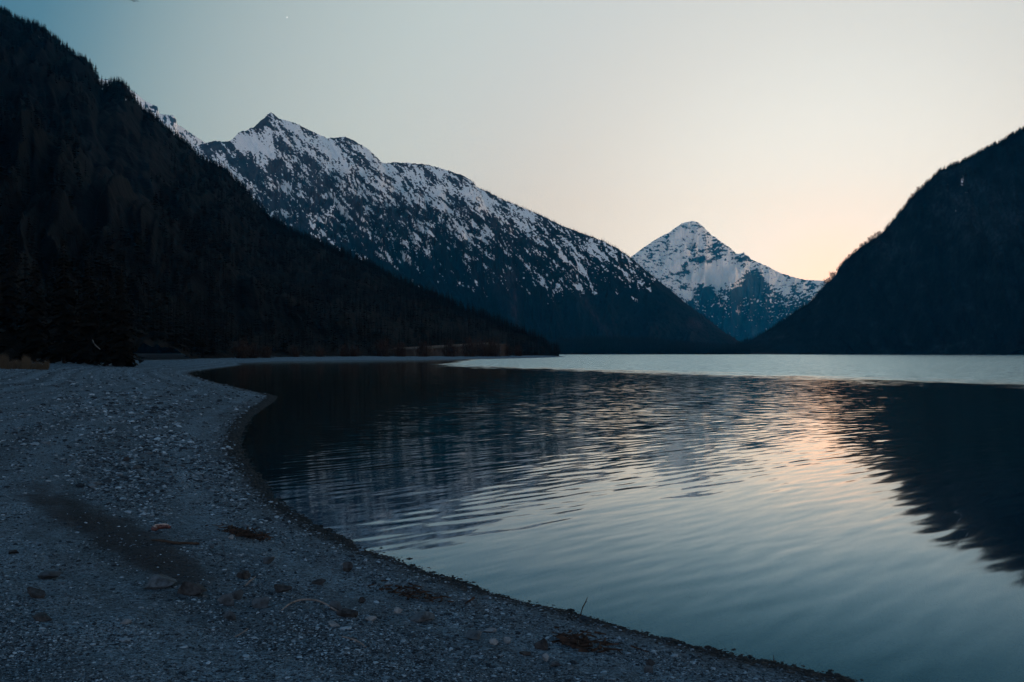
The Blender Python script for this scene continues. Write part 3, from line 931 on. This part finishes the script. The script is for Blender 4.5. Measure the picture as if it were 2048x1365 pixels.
# reddish leafless trees catching the glow on the right skyline
def bare_tree(seed, n=90):
    r = np.random.default_rng(seed)
    V, T = [], []

    def blade(a, b, w):
        d = np.array(b) - np.array(a)
        q = np.cross(d, r.normal(size=3)); q = q / (np.linalg.norm(q) + 1e-9) * w
        k = len(V)
        V.extend([np.array(a) - q, np.array(a) + q, np.array(b)])
        T.append((k, k + 1, k + 2))
    blade((0, 0, 0), (0, 0, 0.9), 0.02); blade((0, 0, 0), (0.02, 0.02, 0.8), 0.02)
    for i in range(n):
        h = r.uniform(0.2, 0.8)
        a = r.uniform(0, 6.28); L = r.uniform(0.15, 0.4)
        m = (L * math.cos(a), L * math.sin(a), h + r.uniform(0.05, 0.3))
        blade((0, 0, h), m, 0.008)
        for e in range(4):
            blade(m, (m[0] + r.normal(0, .1), m[1] + r.normal(0, .1), m[2] + r.uniform(0, .16)), 0.014)
    return np.array(V), np.array(T)


mat_red = two_tone('reddish_twigs', (0.16, 0.06, 0.035), (0.26, 0.12, 0.07), 0.5)
bt_v, bt_f = bare_tree(3)
red0 = mesh_np('bare_tree', bt_v, bt_f, mat_red, smooth=False)
for q, (u, h) in enumerate([(1652, 14), (1657, 12), (1664, 18), (1668, 12), (1700, 9), (1712, 9), (1722, 11), (1731, 10), (1738, 12), (1745, 11), (1752, 14), (1757, 12), (1824, 10), (1836, 12)]):
    o = red0 if q == 0 else red0.copy()
    if q: SC.collection.objects.link(o)
    k = int(np.argmin(np.abs(E['us'] - u)))
    x, y, z = E['ridge'][k]
    o.location = (x, y, z - 1.5)
    o.rotation_euler = (0, 0, q * 1.3)
    o.scale = (h, h, h)
    tag(o, 'reddish leafless tree against the bright sky low on the right ridge', 'tree', 'reddish trees on the right skyline')

# bigger trees on the bank behind the beach
(cv, cf), (tv, tf) = spruce(34, 9, 91, 0.17, 0.35, quads=4)
bank = [(20, 150, 19, 'tall black spruce at the left border behind the brown grass'),
        (70, 128, 14, 'dark spruce standing behind the brown grass tuft on the left bank'),
        (128, 120, 15, 'dark spruce above the thin leaning pole on the left bank'),
        (178, 118, 13, 'dark spruce left of the fallen branch by the beach'),
        (215, 112, 10.5, 'short dark spruce directly behind the fallen branch'),
        (243, 110, 11.5, 'rightmost dark spruce standing at the corner of the beach')]
for q, (u, Y, h, lab) in enumerate(bank):
    x = (u - CX) / F * Y
    z = float(beach_z(x, Y))
    root = empty('spruce_tree', (x, Y, z - 0.2), q * 1.1)
    tag(root, lab, 'tree', 'spruces on the bank behind the beach')
    root.scale = (h, h, h)
    if q == 0:
        c0 = mesh_np('crown', cv, cf, mat_needle2, smooth=False, parent=root)
        t0 = mesh_np('trunk', tv, tf, mat_bark, parent=root)
    else:
        for src in (c0, t0):
            d = src.copy(); SC.collection.objects.link(d); d.parent = root

# ------------------------------------------------------------------ shrubs and grass along the far beach
def shrub_mesh(seed, n=160):
    r = np.random.default_rng(seed)
    V, T = [], []
    for i in range(n):
        a = r.uniform(0, 6.28); b = abs(r.normal(0, 0.55)); L = r.uniform(0.5, 1.0)
        s = np.array([r.normal(0, .12), r.normal(0, .12), 0])
        e = s + L * np.array([math.sin(b) * math.cos(a), math.sin(b) * math.sin(a), math.cos(b)])
        q = np.array([-math.sin(a), math.cos(a), 0]) * 0.012
        k = len(V)
        V += [s - q, s + q, e]; T += [(k, k + 1, k + 2)]
        for m in range(3):
            f = s + (e - s) * r.uniform(.4, .9)
            g = f + r.normal(0, .14, 3) + np.array([0, 0, .08])
            k = len(V)
            V += [f - q, f + q * 1.5, g]; T += [(k, k + 1, k + 2)]
    return np.array(V), np.array(T)


mat_shrub = two_tone('russet_shrub_twigs', (0.022, 0.014, 0.011), (0.05, 0.031, 0.022), 0.3)
sv, sf = shrub_mesh(4)
sh0 = None
shrubs = [(484, 255, 5.5, 'russet leafless shrub at the inner corner of the far beach'), (505, 262, 4.5, 'russet shrub just right of the one at the beach corner'),
          (530, 270, 4.0, 'low russet shrub on the far beach below the dark wood'), (590, 300, 4.0, 'isolated russet shrub midway along the left part of the far beach'),
          (640, 310, 3.8, 'faint brown shrub on the far beach, left of the pair of shrubs'), (690, 330, 4.6, 'left one of a pair of brown shrubs on the far beach'),
          (708, 335, 4.4, 'right one of a pair of brown shrubs on the far beach'), (765, 345, 7.0, 'round brown shrub under the left start of the pale road line'),
          (800, 350, 6.0, 'brown shrub below the pale road line, beside the round one'), (845, 360, 6.5, 'brown shrub in the middle under the pale road line'),
          (900, 380, 7.5, 'tall reddish shrub under the middle of the road line'), (940, 400, 8.5, 'tallest reddish shrub, in front of the road line'),
          (965, 420, 8.5, 'reddish shrub left of the end of the road line'), (985, 430, 8.5, 'reddish shrub at the right end of the pale road line'),
          (1010, 460, 7.0, 'brown shrub right of the end of the road line'), (1035, 490, 6.0, 'last brown shrub before the tip of the far beach')]
for q, (u, Y, h, lab) in enumerate(shrubs):
    o = mesh_np('shrub', sv, sf, mat_shrub, smooth=False) if q == 0 else sh0.copy()
    if q == 0: sh0 = o
    else: SC.collection.objects.link(o)
    x = (u - CX) / F * Y
    dd = float(shore_dist(x, Y))
    z = max(float(beach_z(x, Y)), 0.8)
    o.location = (x, Y, z - 0.2)
    o.rotation_euler = (0, 0, q * 0.9)
    o.scale = (h * 1.15, h * 1.15, h)
    tag(o, lab, 'shrub', 'russet shrubs along the far beach')

# pale line of a road wall above the shrubs
def bar(name, pts, w, hgt, mat):
    V, Fc = [], []
    pts = [np.array(q, float) for q in pts]
    for i, q in enumerate(pts):
        d = pts[min(i + 1, len(pts) - 1)] - pts[max(i - 1, 0)]
        n = np.array([-d[1], d[0], 0]); n = n / np.linalg.norm(n) * w / 2
        V += [q - n, q + n, q + n + [0, 0, hgt], q - n + [0, 0, hgt]]
        if i:
            b = 4 * i
            for a, c in ((0, 1), (1, 2), (2, 3), (3, 0)):
                Fc.append((b - 4 + a, b - 4 + c, b + c, b + a))
    e = len(V)
    Fc += [(0, 3, 2, 1), (e - 4, e - 3, e - 2, e - 1)]
    return mesh_np(name, V, np.array(Fc), mat, smooth=False)


mat_stone = two_tone('pale_stone', (0.10, 0.085, 0.078), (0.16, 0.14, 0.125), 0.4)
pts = [at(u, v, Y) for u, v, Y in ((790, 698.5, 372), (840, 696, 392), (880, 693.5, 408), (930, 690.5, 430), (985, 687.5, 455))]
rw = bar('road_wall', pts, 0.8, 0.5, mat_stone)
tag(rw, 'pale low road wall drawn as a line above the russet shrubs', 'wall')
em = bar('embankment', [(x, y + 7.0, z - 7.0) for x, y, z in pts], 14, 6.9, two_tone('bank_soil', (0.03, 0.022, 0.017), (0.07, 0.05, 0.04), 0.2))
tag(em, 'brown earth bank carrying the road above the far beach', kind='structure')

# brown grass at the left border
r = np.random.default_rng(8)
gv, gf = [], []
for i in range(5200):
    u = r.uniform(-60, 96); Y = r.uniform(78, 100)
    x = (u - CX) / F * Y
    z = float(0.98)
    h = r.uniform(0.25, 1.0) * (0.75 + 0.5 * math.sin(u * 0.21) * math.sin(u * 0.07 + 1)) * (0.55 + 0.45 * math.sin((u + 60) / 156 * math.pi) + 0.2)
    a = r.uniform(0, 6.28)
    k = len(gv)
    gv += [(x - .02, Y, z), (x + .02, Y, z), (x + .25 * math.cos(a), Y + .25 * math.sin(a), z + h)]
    gf.append((k, k + 1, k + 2))
gz = beach_z(np.array([q[0] for q in gv]), np.array([q[1] for q in gv]))
gv = np.array(gv); gv[:, 2] += gz - 0.98
tag(mesh_np('grass', gv, np.array(gf), two_tone('dry_grass', (0.020, 0.017, 0.012), (0.075, 0.058, 0.038), 0.9), smooth=False), 'dry brown grass on the bank at the left border', 'grass', kind='stuff')


# ------------------------------------------------------------------ sticks, driftwood
def tube(name, pts, rad, mat, sides=8, sub=6, wob=0.12, seed=0, parent=None, link_label=None):
    r = np.random.default_rng(seed)
    pts = np.array(pts, float)
    # Catmull-Rom through the points
    ext = np.vstack([2 * pts[0] - pts[1], pts, 2 * pts[-1] - pts[-2]])
    C_ = []
    for i in range(1, len(ext) - 2):
        for k in range(sub):
            t_ = k / sub
            a, b, c, d = ext[i - 1:i + 3]
            C_.append(0.5 * (2 * b + (c - a) * t_ + (2 * a - 5 * b + 4 * c - d) * t_ ** 2 + (3 * b - a - 3 * c + d) * t_ ** 3))
    C_.append(pts[-1])
    C_ = np.array(C_)
    rads = np.interp(np.linspace(0, 1, len(C_)), np.linspace(0, 1, len(rad)), rad)
    V, Fc = [], []
    for i, c in enumerate(C_):
        d = C_[min(i + 1, len(C_) - 1)] - C_[max(i - 1, 0)]
        d = d / np.linalg.norm(d)
        a = np.cross(d, [0.13, 0.21, 0.97]); a /= np.linalg.norm(a)
        b = np.cross(d, a)
        for j in range(sides):
            an = 6.2832 * j / sides
            V.append(c + rads[i] * (1 + wob * r.uniform(-1, 1)) * (math.cos(an) * a + math.sin(an) * b))
            if i:
                k, k2 = (i - 1) * sides + j, (i - 1) * sides + (j + 1) % sides
                Fc.append((k, k2, k2 + sides, k + sides))
    V += [C_[0], C_[-1]]
    n = len(V)
    Ft = []
    for j in range(sides):
        Ft.append((n - 2, (j + 1) % sides, j, j))
        e = (len(C_) - 1) * sides
        Ft.append((n - 1, e + j, e + (j + 1) % sides, e + j))
    # close the ends with fans
    me_faces = [tuple(f) for f in Fc] + [tuple(f[:3]) for f in Ft]
    me = bpy.data.meshes.new(name)
    me.from_pydata([tuple(q) for q in V], [], me_faces)
    for pg in me.polygons: pg.use_smooth = True
    me.materials.append(mat)
    o = bpy.data.objects.new(name, me)
    SC.collection.objects.link(o)
    if parent: o.parent = parent
    return o


mat_pale = two_tone('bleached_wood', (0.10, 0.094, 0.09), (0.22, 0.20, 0.19), 14.0, bump=0.002)
mat_dark = two_tone('wet_dark_wood', (0.018, 0.015, 0.013), (0.05, 0.04, 0.034), 14.0, bump=0.002)


def gpt(u, v, up=0.0):
    q = ground_at(u, v)
    return q + np.array([0, 0, up])


o = tube('driftwood_stick', [gpt(303, 1083, .012), gpt(325, 1086, .02), gpt(350, 1090, .018), gpt(375, 1091, .02), gpt(398, 1091, .016)], [0.006, 0.012, 0.013, 0.012, 0.010], mat_dark, seed=1)
tag(o, 'straight dark stick lying on gravel below the small red and white fragment', 'stick')
o = tube('driftwood_stick', [gpt(563, 1224, .01), gpt(580, 1218, .035), gpt(605, 1214, .05), gpt(640, 1216, .045), gpt(675, 1226, .01)], [0.003, 0.006, 0.0075, 0.0065, 0.005], mat_pale, seed=2)
tag(o, 'pale curved driftwood stick arching between two stones', 'stick')
o = tube('driftwood_stick', [gpt(490, 1175, .01), gpt(500, 1170, .03), gpt(511, 1164, .04)], [0.005, 0.007, 0.004], mat_pale, seed=3)
tag(o, 'short pale stick beside the small dark stone', 'stick')
o = tube('driftwood_stick', [gpt(683, 1275, .006), gpt(700, 1281, .012), gpt(718, 1288, .012), gpt(733, 1297, .005)], [0.003, 0.005, 0.005, 0.003], mat_pale, seed=4)
tag(o, 'thin pale twig lying on gravel right of the dark soil stain', 'stick')
o = tube('driftwood_stick', [gpt(470, 1276, .006), gpt(484, 1271, .015), gpt(496, 1264, .02)], [0.003, 0.004, 0.002], mat_pale, seed=5)
tag(o, 'tiny curled pale twig in the near gravel', 'stick')

b0 = gpt(1158, 1236)
root = empty('twig', tuple(b0))
tag(root, 'thin dark twig sticking up out of the shallow water at the shore', 'twig')
tube('stem', [(0, 0, -0.05), (0.022, 0.0, 0.06), (0.045, 0.0, 0.11), (0.065, 0, 0.155)], [0.005, 0.004, 0.0035, 0.002], mat_dark, 6, seed=6, parent=root)
tube('side_shoot', [(0.045, 0.0, 0.11), (0.06, 0.01, 0.12)], [0.003, 0.0015], mat_dark, 5, seed=7, parent=root)
b0 = gpt(1547, 1326)
root = empty('twig', tuple(b0))
tag(root, 'small forked twig at the water edge near the bottom right', 'twig')
tube('stem', [(0, 0, -0.03), (0.002, 0.0, 0.02), (0.0, 0.0, 0.05)], [0.003, 0.003, 0.0015], mat_dark, 6, seed=8, parent=root)
tube('side_shoot', [(0.0, 0.0, 0.004), (-0.02, 0.0, 0.018), (-0.045, 0, 0.012)], [0.002, 0.002, 0.001], mat_dark, 5, seed=9, parent=root)

# dark clumps of washed-up twigs and bark
def debris(name, u, v, lu, lv, n, label, seed):
    r = np.random.default_rng(seed)
    V, Fc = [], []
    for i in range(n):
        f = r.normal(0, 0.33)
        q = ground_at(u + lu * f, v + lv * f)
        q = q + np.array([r.normal(0, .05), r.normal(0, .07), 0.008])
        a = r.normal(-0.2, 1.1)
        L = r.uniform(0.03, 0.13); w = r.uniform(0.004, 0.013); hh_ = r.uniform(0.0, 0.035)
        d = np.array([math.cos(a), math.sin(a), r.normal(0, .15)]) * L / 2
        s = np.array([-math.sin(a), math.cos(a), 0]) * w
        upv = np.array([0, 0, w * 1.2])
        c = q + [0, 0, hh_]
        k = len(V)
        V += [c - d - s, c - d + s, c - d + upv, c + d - s * .6, c + d + s * .6, c + d + upv * .6]
        Fc += [(k, k + 1, k + 4, k + 3), (k + 1, k + 2, k + 5, k + 4), (k + 2, k, k + 3, k + 5)]
    o_ = mesh_np(name, V, np.array(Fc), mat_debris, smooth=False)
    return tag(o_, label, 'debris', kind='stuff')


mat_debris = two_tone('wet_bark_debris', (0.012, 0.009, 0.008), (0.05, 0.032, 0.024), 20.0)
debris('bark_debris', 495, 1073, 70, 18, 150, 'dark reddish clump of washed up bark and twigs on gravel', 1)
debris('bark_debris', 1172, 1293, 80, 24, 80, 'dark strip of washed up bark and twigs near the water edge', 2)
debris('bark_debris', 825, 1192, 110, 30, 60, 'thin scatter of dark twigs on gravel between the far stones', 3)

# the fallen branch and the leaning pole on the bank
o = tube('fallen_branch', [gpt(219, 727, .05), gpt(207, 716, .35) + [0, 2, .35], np.array(at(195, 695, 95)), np.array(at(185, 680, 96))], [0.09, 0.08, 0.06, 0.03], mat_pale, seed=10)
tag(o, 'thin fallen branch leaning down from the trees onto the beach', 'branch')
g0 = gpt(96, 726)
o = tube('leaning_pole', [g0, g0 + [0.35, 0, 0.45], g0 + [0.55, 0, 0.9], g0 + [0.9, 0.2, 1.5]], [0.07, 0.06, 0.06, 0.03], mat_pale, seed=11)
tag(o, 'pale crooked broken stem beside the brown grass', 'branch')
o = tube('driftwood_log', [gpt(20, 737, .06), gpt(50, 735.5, .08), gpt(96, 733.5, .06)], [0.05, 0.08, 0.05], mat_pale, seed=12)
tag(o, 'pale driftwood log lying in front of the brown grass', 'log')


# ------------------------------------------------------------------ stones
def ico(sub=3):
    import bmesh
    bm = bmesh.new()
    bmesh.ops.create_icosphere(bm, subdivisions=sub, radius=1.0)
    v = np.array([x.co[:] for x in bm.verts])
    f = np.array([[q.index for q in fc.verts] for fc in bm.faces])
    bm.free()
    return v, f


ICO4, ICO1, ICO2 = ico(4), ico(1), ico(2)


def stone(base, seed, rough=0.22, cuts=9):
    """an angular stone: a ball cut by random planes and roughened"""
    r = np.random.default_rng(seed)
    v = base[0].copy()
    for i in range(cuts):
        n = r.normal(size=3); n /= np.linalg.norm(n)
        d = r.uniform(0.36, 0.72)
        ov = np.clip(v @ n - d, 0, None)
        v -= ov[:, None] * n * 0.92
    nz = fbm(v[:, 0] * 1.7 + seed, v[:, 1] * 1.7 + v[:, 2] * 1.3, 4, seed)
    v *= (1 + rough * 0.35 * nz)[:, None]
    return v, base[1]


kr = NB('stone_surface', 0.85, 0.2)
oc = kr.n('ShaderNodeTexCoord').outputs['Object']
oi = kr.n('ShaderNodeObjectInfo').outputs['Random']
tone = kr.mix(oi, (0.042, 0.060, 0.076), (0.095, 0.125, 0.150))
c_ = kr.mix(kr.rng(kr.noise(oc, 14, 6, 0.65), 0.35, 0.7), tone, (0.026, 0.034, 0.041))
kr.color(c_)
kr.bump(kr.noise(oc, 25, 6, 0.7), 0.01)
mat_rock = kr.m
mat_rock_dark = two_tone('dark_brown_stone', (0.012, 0.014, 0.016), (0.050, 0.056, 0.062), 18.0, bump=0.008)
mat_rock_pale = two_tone('pale_stone_surface', (0.10, 0.125, 0.145), (0.20, 0.235, 0.26), 25.0, bump=0.004)
# (u, v of the stone's centre, width px, height px, material, label)
ROCKS = [
    (382, 1183, 64, 26, 'd', 'largest dark brown angular stone on the near gravel'),
    (310, 1170, 66, 26, 'm', 'flat slanted grey brown slab left of the largest dark stone'),
    (449, 1202, 38, 22, 'm', 'blocky grey stone right of the largest dark stone'),
    (472, 1192, 20, 18, 'm', 'upright grey stone leaning behind the blocky grey one'),
    (520, 1208, 42, 22, 'm', 'rounded grey stone left of the curved pale stick'),
    (461, 1234, 26, 18, 'm', 'small cube shaped stone with one pale side'),
    (673, 1213, 28, 20, 'm', 'pointed grey stone at the right end of the curved stick'),
    (692, 1228, 44, 18, 'd', 'brown stone under the right end of the curved stick'),
    (487, 1152, 28, 15, 'd', 'small dark stone beside the short pale stick'),
    (535, 1122, 24, 14, 'm', 'grey stone alone below the bark clump'),
    (562, 1180, 38, 14, 'd', 'long low dark stone behind the curved stick'),
    (637, 1166, 30, 11, 'd', 'flat dark stone on smooth gravel above the brown one'),
    (696, 1137, 20, 18, 'd', 'dark upright stone alone on fine gravel'),
    (723, 1202, 16, 12, 'd', 'small dark stone right of the pointed grey stone'),
    (66, 1188, 44, 18, 'd', 'reddish dark stone near the left border'),
    (96, 1153, 38, 14, 'm', 'flat grey stone above the reddish dark stone'),
    (82, 1238, 40, 13, 'd', 'low dark stone below the reddish one at the left'),
    (250, 1244, 22, 9, 'p', 'flat pale stone half sunk in near gravel'),
    (665, 1249, 26, 9, 'p', 'flat pale pebble below the brown stone'),
    (738, 1240, 24, 10, 'p', 'pale jagged stone right of the brown stone'),
    (796, 1222, 18, 12, 'p', 'small pale upright pebble between the stick and the low mound'),
    (840, 1238, 54, 16, 'm', 'wide low grey mound of a stone in mid beach'),
    (979, 1262, 28, 10, 'p', 'smooth pale oval pebble on fine gravel'),
    (950, 1273, 32, 14, 'm', 'grey stone just left below the pale oval pebble'),
    (990, 1285, 18, 12, 'p', 'pale pebble below the smooth oval one'),
    (1012, 1282, 16, 11, 'p', 'small pale pebble right of its pale neighbour'),
    (1084, 1292, 28, 22, 'd', 'dark block of stone left of the bark strip'),
    (1049, 1309, 24, 8, 'd', 'small flat reddish stone left of the dark block'),
    (1091, 1317, 15, 15, 'p', 'pale egg shaped pebble below the dark block'),
    (1108, 1330, 24, 10, 'm', 'flat grey pebble below the egg shaped one'),
    (1303, 1328, 18, 14, 'd', 'dark stone nearest the water at the bottom'),
    (1296, 1341, 20, 14, 'm', 'grey stone below the dark one at the bottom edge'),
    (1160, 1243, 8, 6, 'm', 'small pebble at the foot of the twig in the water'),
    (252, 919, 14, 10, 'd', 'lone dark stone in the middle of the upper beach'),
    (273, 935, 20, 9, 'm', 'grey stone just right below the lone dark stone'),
    (24, 1105, 20, 8, 'd', 'small dark stone beside the soil stain at the left border'),
    (422, 1094, 12, 8, 'm', 'small grey stone right of the end of the dark stick'),
    (461, 1075, 12, 9, 'p', 'pale pebble left of the bark clump'),
]
for q, (u, v, w, h, mk, lab) in enumerate(ROCKS):
    foot_ = ground_at(u, v + h * 0.42)
    Y = foot_[1]
    bv, bf = stone(ICO4, 300 + q, 0.25, 10 if mk != 'p' else 6)
    ext = bv.max(0) - bv.min(0)
    ws = w / F * Y / ext[0]
    hs_ = h / F * Y / ext[2] * 1.25
    ds = ws * random.uniform(0.6, 0.9)
    bv = bv * np.array([ws, ds, hs_])
    o = mesh_np('rock', bv, bf, {'d': mat_rock_dark, 'm': mat_rock, 'p': mat_rock_pale}[mk])
    for pg in o.data.polygons: pg.use_smooth = False
    zz = -bv[:, 2].min()
    o.location = (foot_[0], Y + ds * 0.5, foot_[2] + zz * 0.62)
    o.rotation_euler = (random.uniform(-.1, .1), random.uniform(-.12, .12), random.uniform(-.3, .3))
    tag(o, lab, 'stone', 'larger stones on the beach')

# the small curved red and white fragment
g0 = gpt(303, 1064)
Y = g0[1]
px_ = Y / F
root = empty('fragment', tuple(g0))
tag(root, 'small curved red and white fragment lying on the gravel', 'litter')
mat_redw = two_tone('red_skin', (0.05, 0.018, 0.018), (0.10, 0.038, 0.036), 30.0, 0.5, spec=0.4)
mat_white = two_tone('pale_rim', (0.22, 0.18, 0.17), (0.34, 0.28, 0.26), 40.0, 0.6)


def arc(n, sc, r0, zoff):
    pts_ = []
    for i in range(n):
        a = math.radians(250 - 215 * i / (n - 1))
        pts_.append((sc * (0.9 + 1.0 * math.cos(a)) * px_, 0.10 + sc * 0.9 * math.sin(a) * px_ * 1.2, zoff + px_ * (2.0 + 0.02 * i)))
    return pts_


tube('red_body', arc(9, 15, 0, px_ * 2), [px_ * 3, px_ * 5.2, px_ * 5.4, px_ * 5, px_ * 4.4, px_ * 3], mat_redw, 10, seed=21, parent=root)
tube('pale_edge', arc(9, 14, 0, px_ * 6.4), [px_ * 1, px_ * 2.0, px_ * 2.2, px_ * 2.0, px_ * 2.6, px_ * 1.2], mat_white, 8, seed=22, parent=root)

# gravel: stones nobody could count
kinds = [stone(ICO1, s, 0.2, 5) for s in (1, 2, 3, 4, 5, 6)]
kinds = [(v * np.array([1, 0.8, 0.55]), f) for v, f in kinds]
kg = NB('gravel_stones', 0.9, 0.10)
kg.color(kg.mix(kg.math('POWER', kg.attr('tone'), 2.6), (0.014, 0.024, 0.034), (0.270, 0.375, 0.455)))
N = 240000
u = RNG.uniform(-60, 1750, N)
v = 730 + (1400 - 730) * RNG.uniform(0, 1, N) ** 0.85
Yg = 1.55 * F / (v - HZ)
for _ in range(4):
    xg = (u - CX) / F * Yg
    zg = beach_z(xg, Yg)
    Yg = np.clip((EYE - np.minimum(zg, 1.6)) * F / np.maximum(v - HZ, 12), 2.5, 140)
xg = (u - CX) / F * Yg
dg = shore_dist(xg, Yg)
zg = beach_z(xg, Yg, dg)
size_px = np.exp(RNG.normal(0.50, 0.5, N))                     # radius in photo pixels, most of them two or three
size = np.clip(size_px * Yg / F, 0.004, 0.09)
dens = 0.45 + 0.55 * sstep(-0.2, 0.5, fbm(xg / 1.4, Yg / 2.2, 4, 401)) 
ub = CX + xg / Yg * F
vb = HZ + (EYE - zg) / Yg * F
stain = 1.25 * blob(ub, vb, 210, 1055, 190, 38, 24) + 1.2 * blob(ub, vb, 320, 1128, 85, 26, 22)
dens = dens * (1 - 0.9 * np.clip(stain * 1.4, 0, 1))
rub = blob(ub, vb, 280, 930, 190, 90) + 0.6 * blob(ub, vb, 250, 800, 260, 40)
size = size * (1 + 1.3 * np.clip(rub, 0, 1) * RNG.random(N) ** 2)
lanes = sstep(-0.35, 0.35, fbm(dg / 0.75 + 0.5 * fbm(xg / 3, Yg / 5, 3, 403), Yg / 30, 3, 404))       # tracks left by old water levels
dens = dens * (0.22 + 0.78 * np.where(rub > 0.5, 1.0, lanes))
keep = (RNG.random(N) < dens) & (dg > 0.03)
P = np.stack([xg, Yg, zg], 1)[keep]
size = size[keep]
P[:, 2] += size * 0.12
tag(scatter_mesh('gravel', kinds, P, size, kg.m, RNG.uniform(0.9, 1.5, len(P)), tilt=0.15), 'grey gravel stones strewn over the beach', 'gravel', kind='stuff')

# wet pebbles right along the water's edge
N = 24000
tt_ = RNG.uniform(0, 1, N)
sh = np.array(SHORE[:24])
seg = np.linalg.norm(np.diff(sh, axis=0), axis=1)
cum = np.concatenate([[0], np.cumsum(seg)])
wgt = np.clip(tt_, 0, 1) ** 1.8 * cum[-1]
ex = np.interp(wgt, cum, sh[:, 0]) + RNG.normal(0, 0.10, N)
ey = np.interp(wgt, cum, sh[:, 1]) + RNG.normal(0, 0.16, N)
P = np.stack([ex, ey, beach_z(ex, ey)], 1)
size = np.clip(np.exp(RNG.normal(-4.4, 0.5, N)) * np.clip(ey / 12, 0.6, 3), 0.004, 0.06)
tag(scatter_mesh('shore_pebbles', kinds, P, size, two_tone('wet_pebbles', (0.005, 0.008, 0.010), (0.020, 0.026, 0.031), 9.0, 0.75, spec=0.12), RNG.uniform(0.9, 1.4, N), tilt=0.15),
    'dark wet pebbles lining the edge of the water', 'pebbles', kind='stuff')

# ------------------------------------------------------------------ bird and first star
bq = np.array(at(268, 3, 160.0))
root = empty('bird', tuple(bq), 0.5)
tag(root, 'tiny dark bird gliding in the upper left of the sky', 'bird')
mat_bird = two_tone('dark_feathers', (0.02, 0.02, 0.022), (0.05, 0.05, 0.052), 5.0)
body_v = ICO2[0] * np.array([0.09, 0.24, 0.08])
body_v[:, 1] += np.where(body_v[:, 1] < 0, body_v[:, 1] * 0.6, 0)
mesh_np('body', body_v, ICO2[1], mat_bird, parent=root)
for s in (-1, 1):
    V = []
    for i, (x, y0, y1, z) in enumerate(((0.04, -0.1, 0.1, 0.0), (0.28, -0.10, 0.12, 0.12), (0.55, -0.14, 0.02, 0.10), (0.74, -0.2, -0.16, 0.02))):
        V += [(s * x, y0, z), (s * x, y1, z), (s * x, y1, z + 0.02), (s * x, y0, z + 0.02)]
    Fc = []
    for i in range(3):
        for a, c in ((0, 1), (1, 2), (2, 3), (3, 0)):
            Fc.append((i * 4 + a, i * 4 + c, i * 4 + 4 + c, i * 4 + 4 + a))
    mesh_np('wing', V, np.array(Fc), mat_bird, smooth=False, parent=root)

ms_ = bpy.data.materials.new('starlight')
ms_.use_nodes = True
ms_.node_tree.nodes['Principled BSDF'].inputs['Emission Color'].default_value = (1, 1, 0.97, 1)
ms_.node_tree.nodes['Principled BSDF'].inputs['Emission Strength'].default_value = 0.85
so = mesh_np('evening_star', ICO2[0] * 11.0, ICO2[1], ms_)
so.location = at(574, 35, 20000.0)
tag(so, 'single white evening star shining in the upper left sky', 'star')

# ------------------------------------------------------------------ the air
HAZE = 5.0e-5
mh = bpy.data.materials.new('evening_haze')
mh.use_nodes = True
mh.node_tree.nodes.remove(mh.node_tree.nodes['Principled BSDF'])
pv = mh.node_tree.nodes.new('ShaderNodeVolumePrincipled')
pv.inputs['Color'].default_value = (0.014, 0.40, 0.74, 1)
pv.inputs['Absorption Color'].default_value = (1, 1, 1, 1)
pv.inputs['Density'].default_value = HAZE
mh.node_tree.links.new(pv.outputs[0], mh.node_tree.nodes['Material Output'].inputs['Volume'])
x0, x1, y0, y1, z0, z1 = -9000, 9000, -400, 12500, -7.5, 1900
V = [(x0, y0, z0), (x1, y0, z0), (x1, y1, z0), (x0, y1, z0), (x0, y0, z1), (x1, y0, z1), (x1, y1, z1), (x0, y1, z1)]
hz = mesh_np('haze', V, np.array([(0, 3, 2, 1), (4, 5, 6, 7), (0, 1, 5, 4), (1, 2, 6, 5), (2, 3, 7, 6), (3, 0, 4, 7)]), mh, smooth=False)
tag(hz, 'blue evening haze filling the valley', 'haze', kind='stuff')
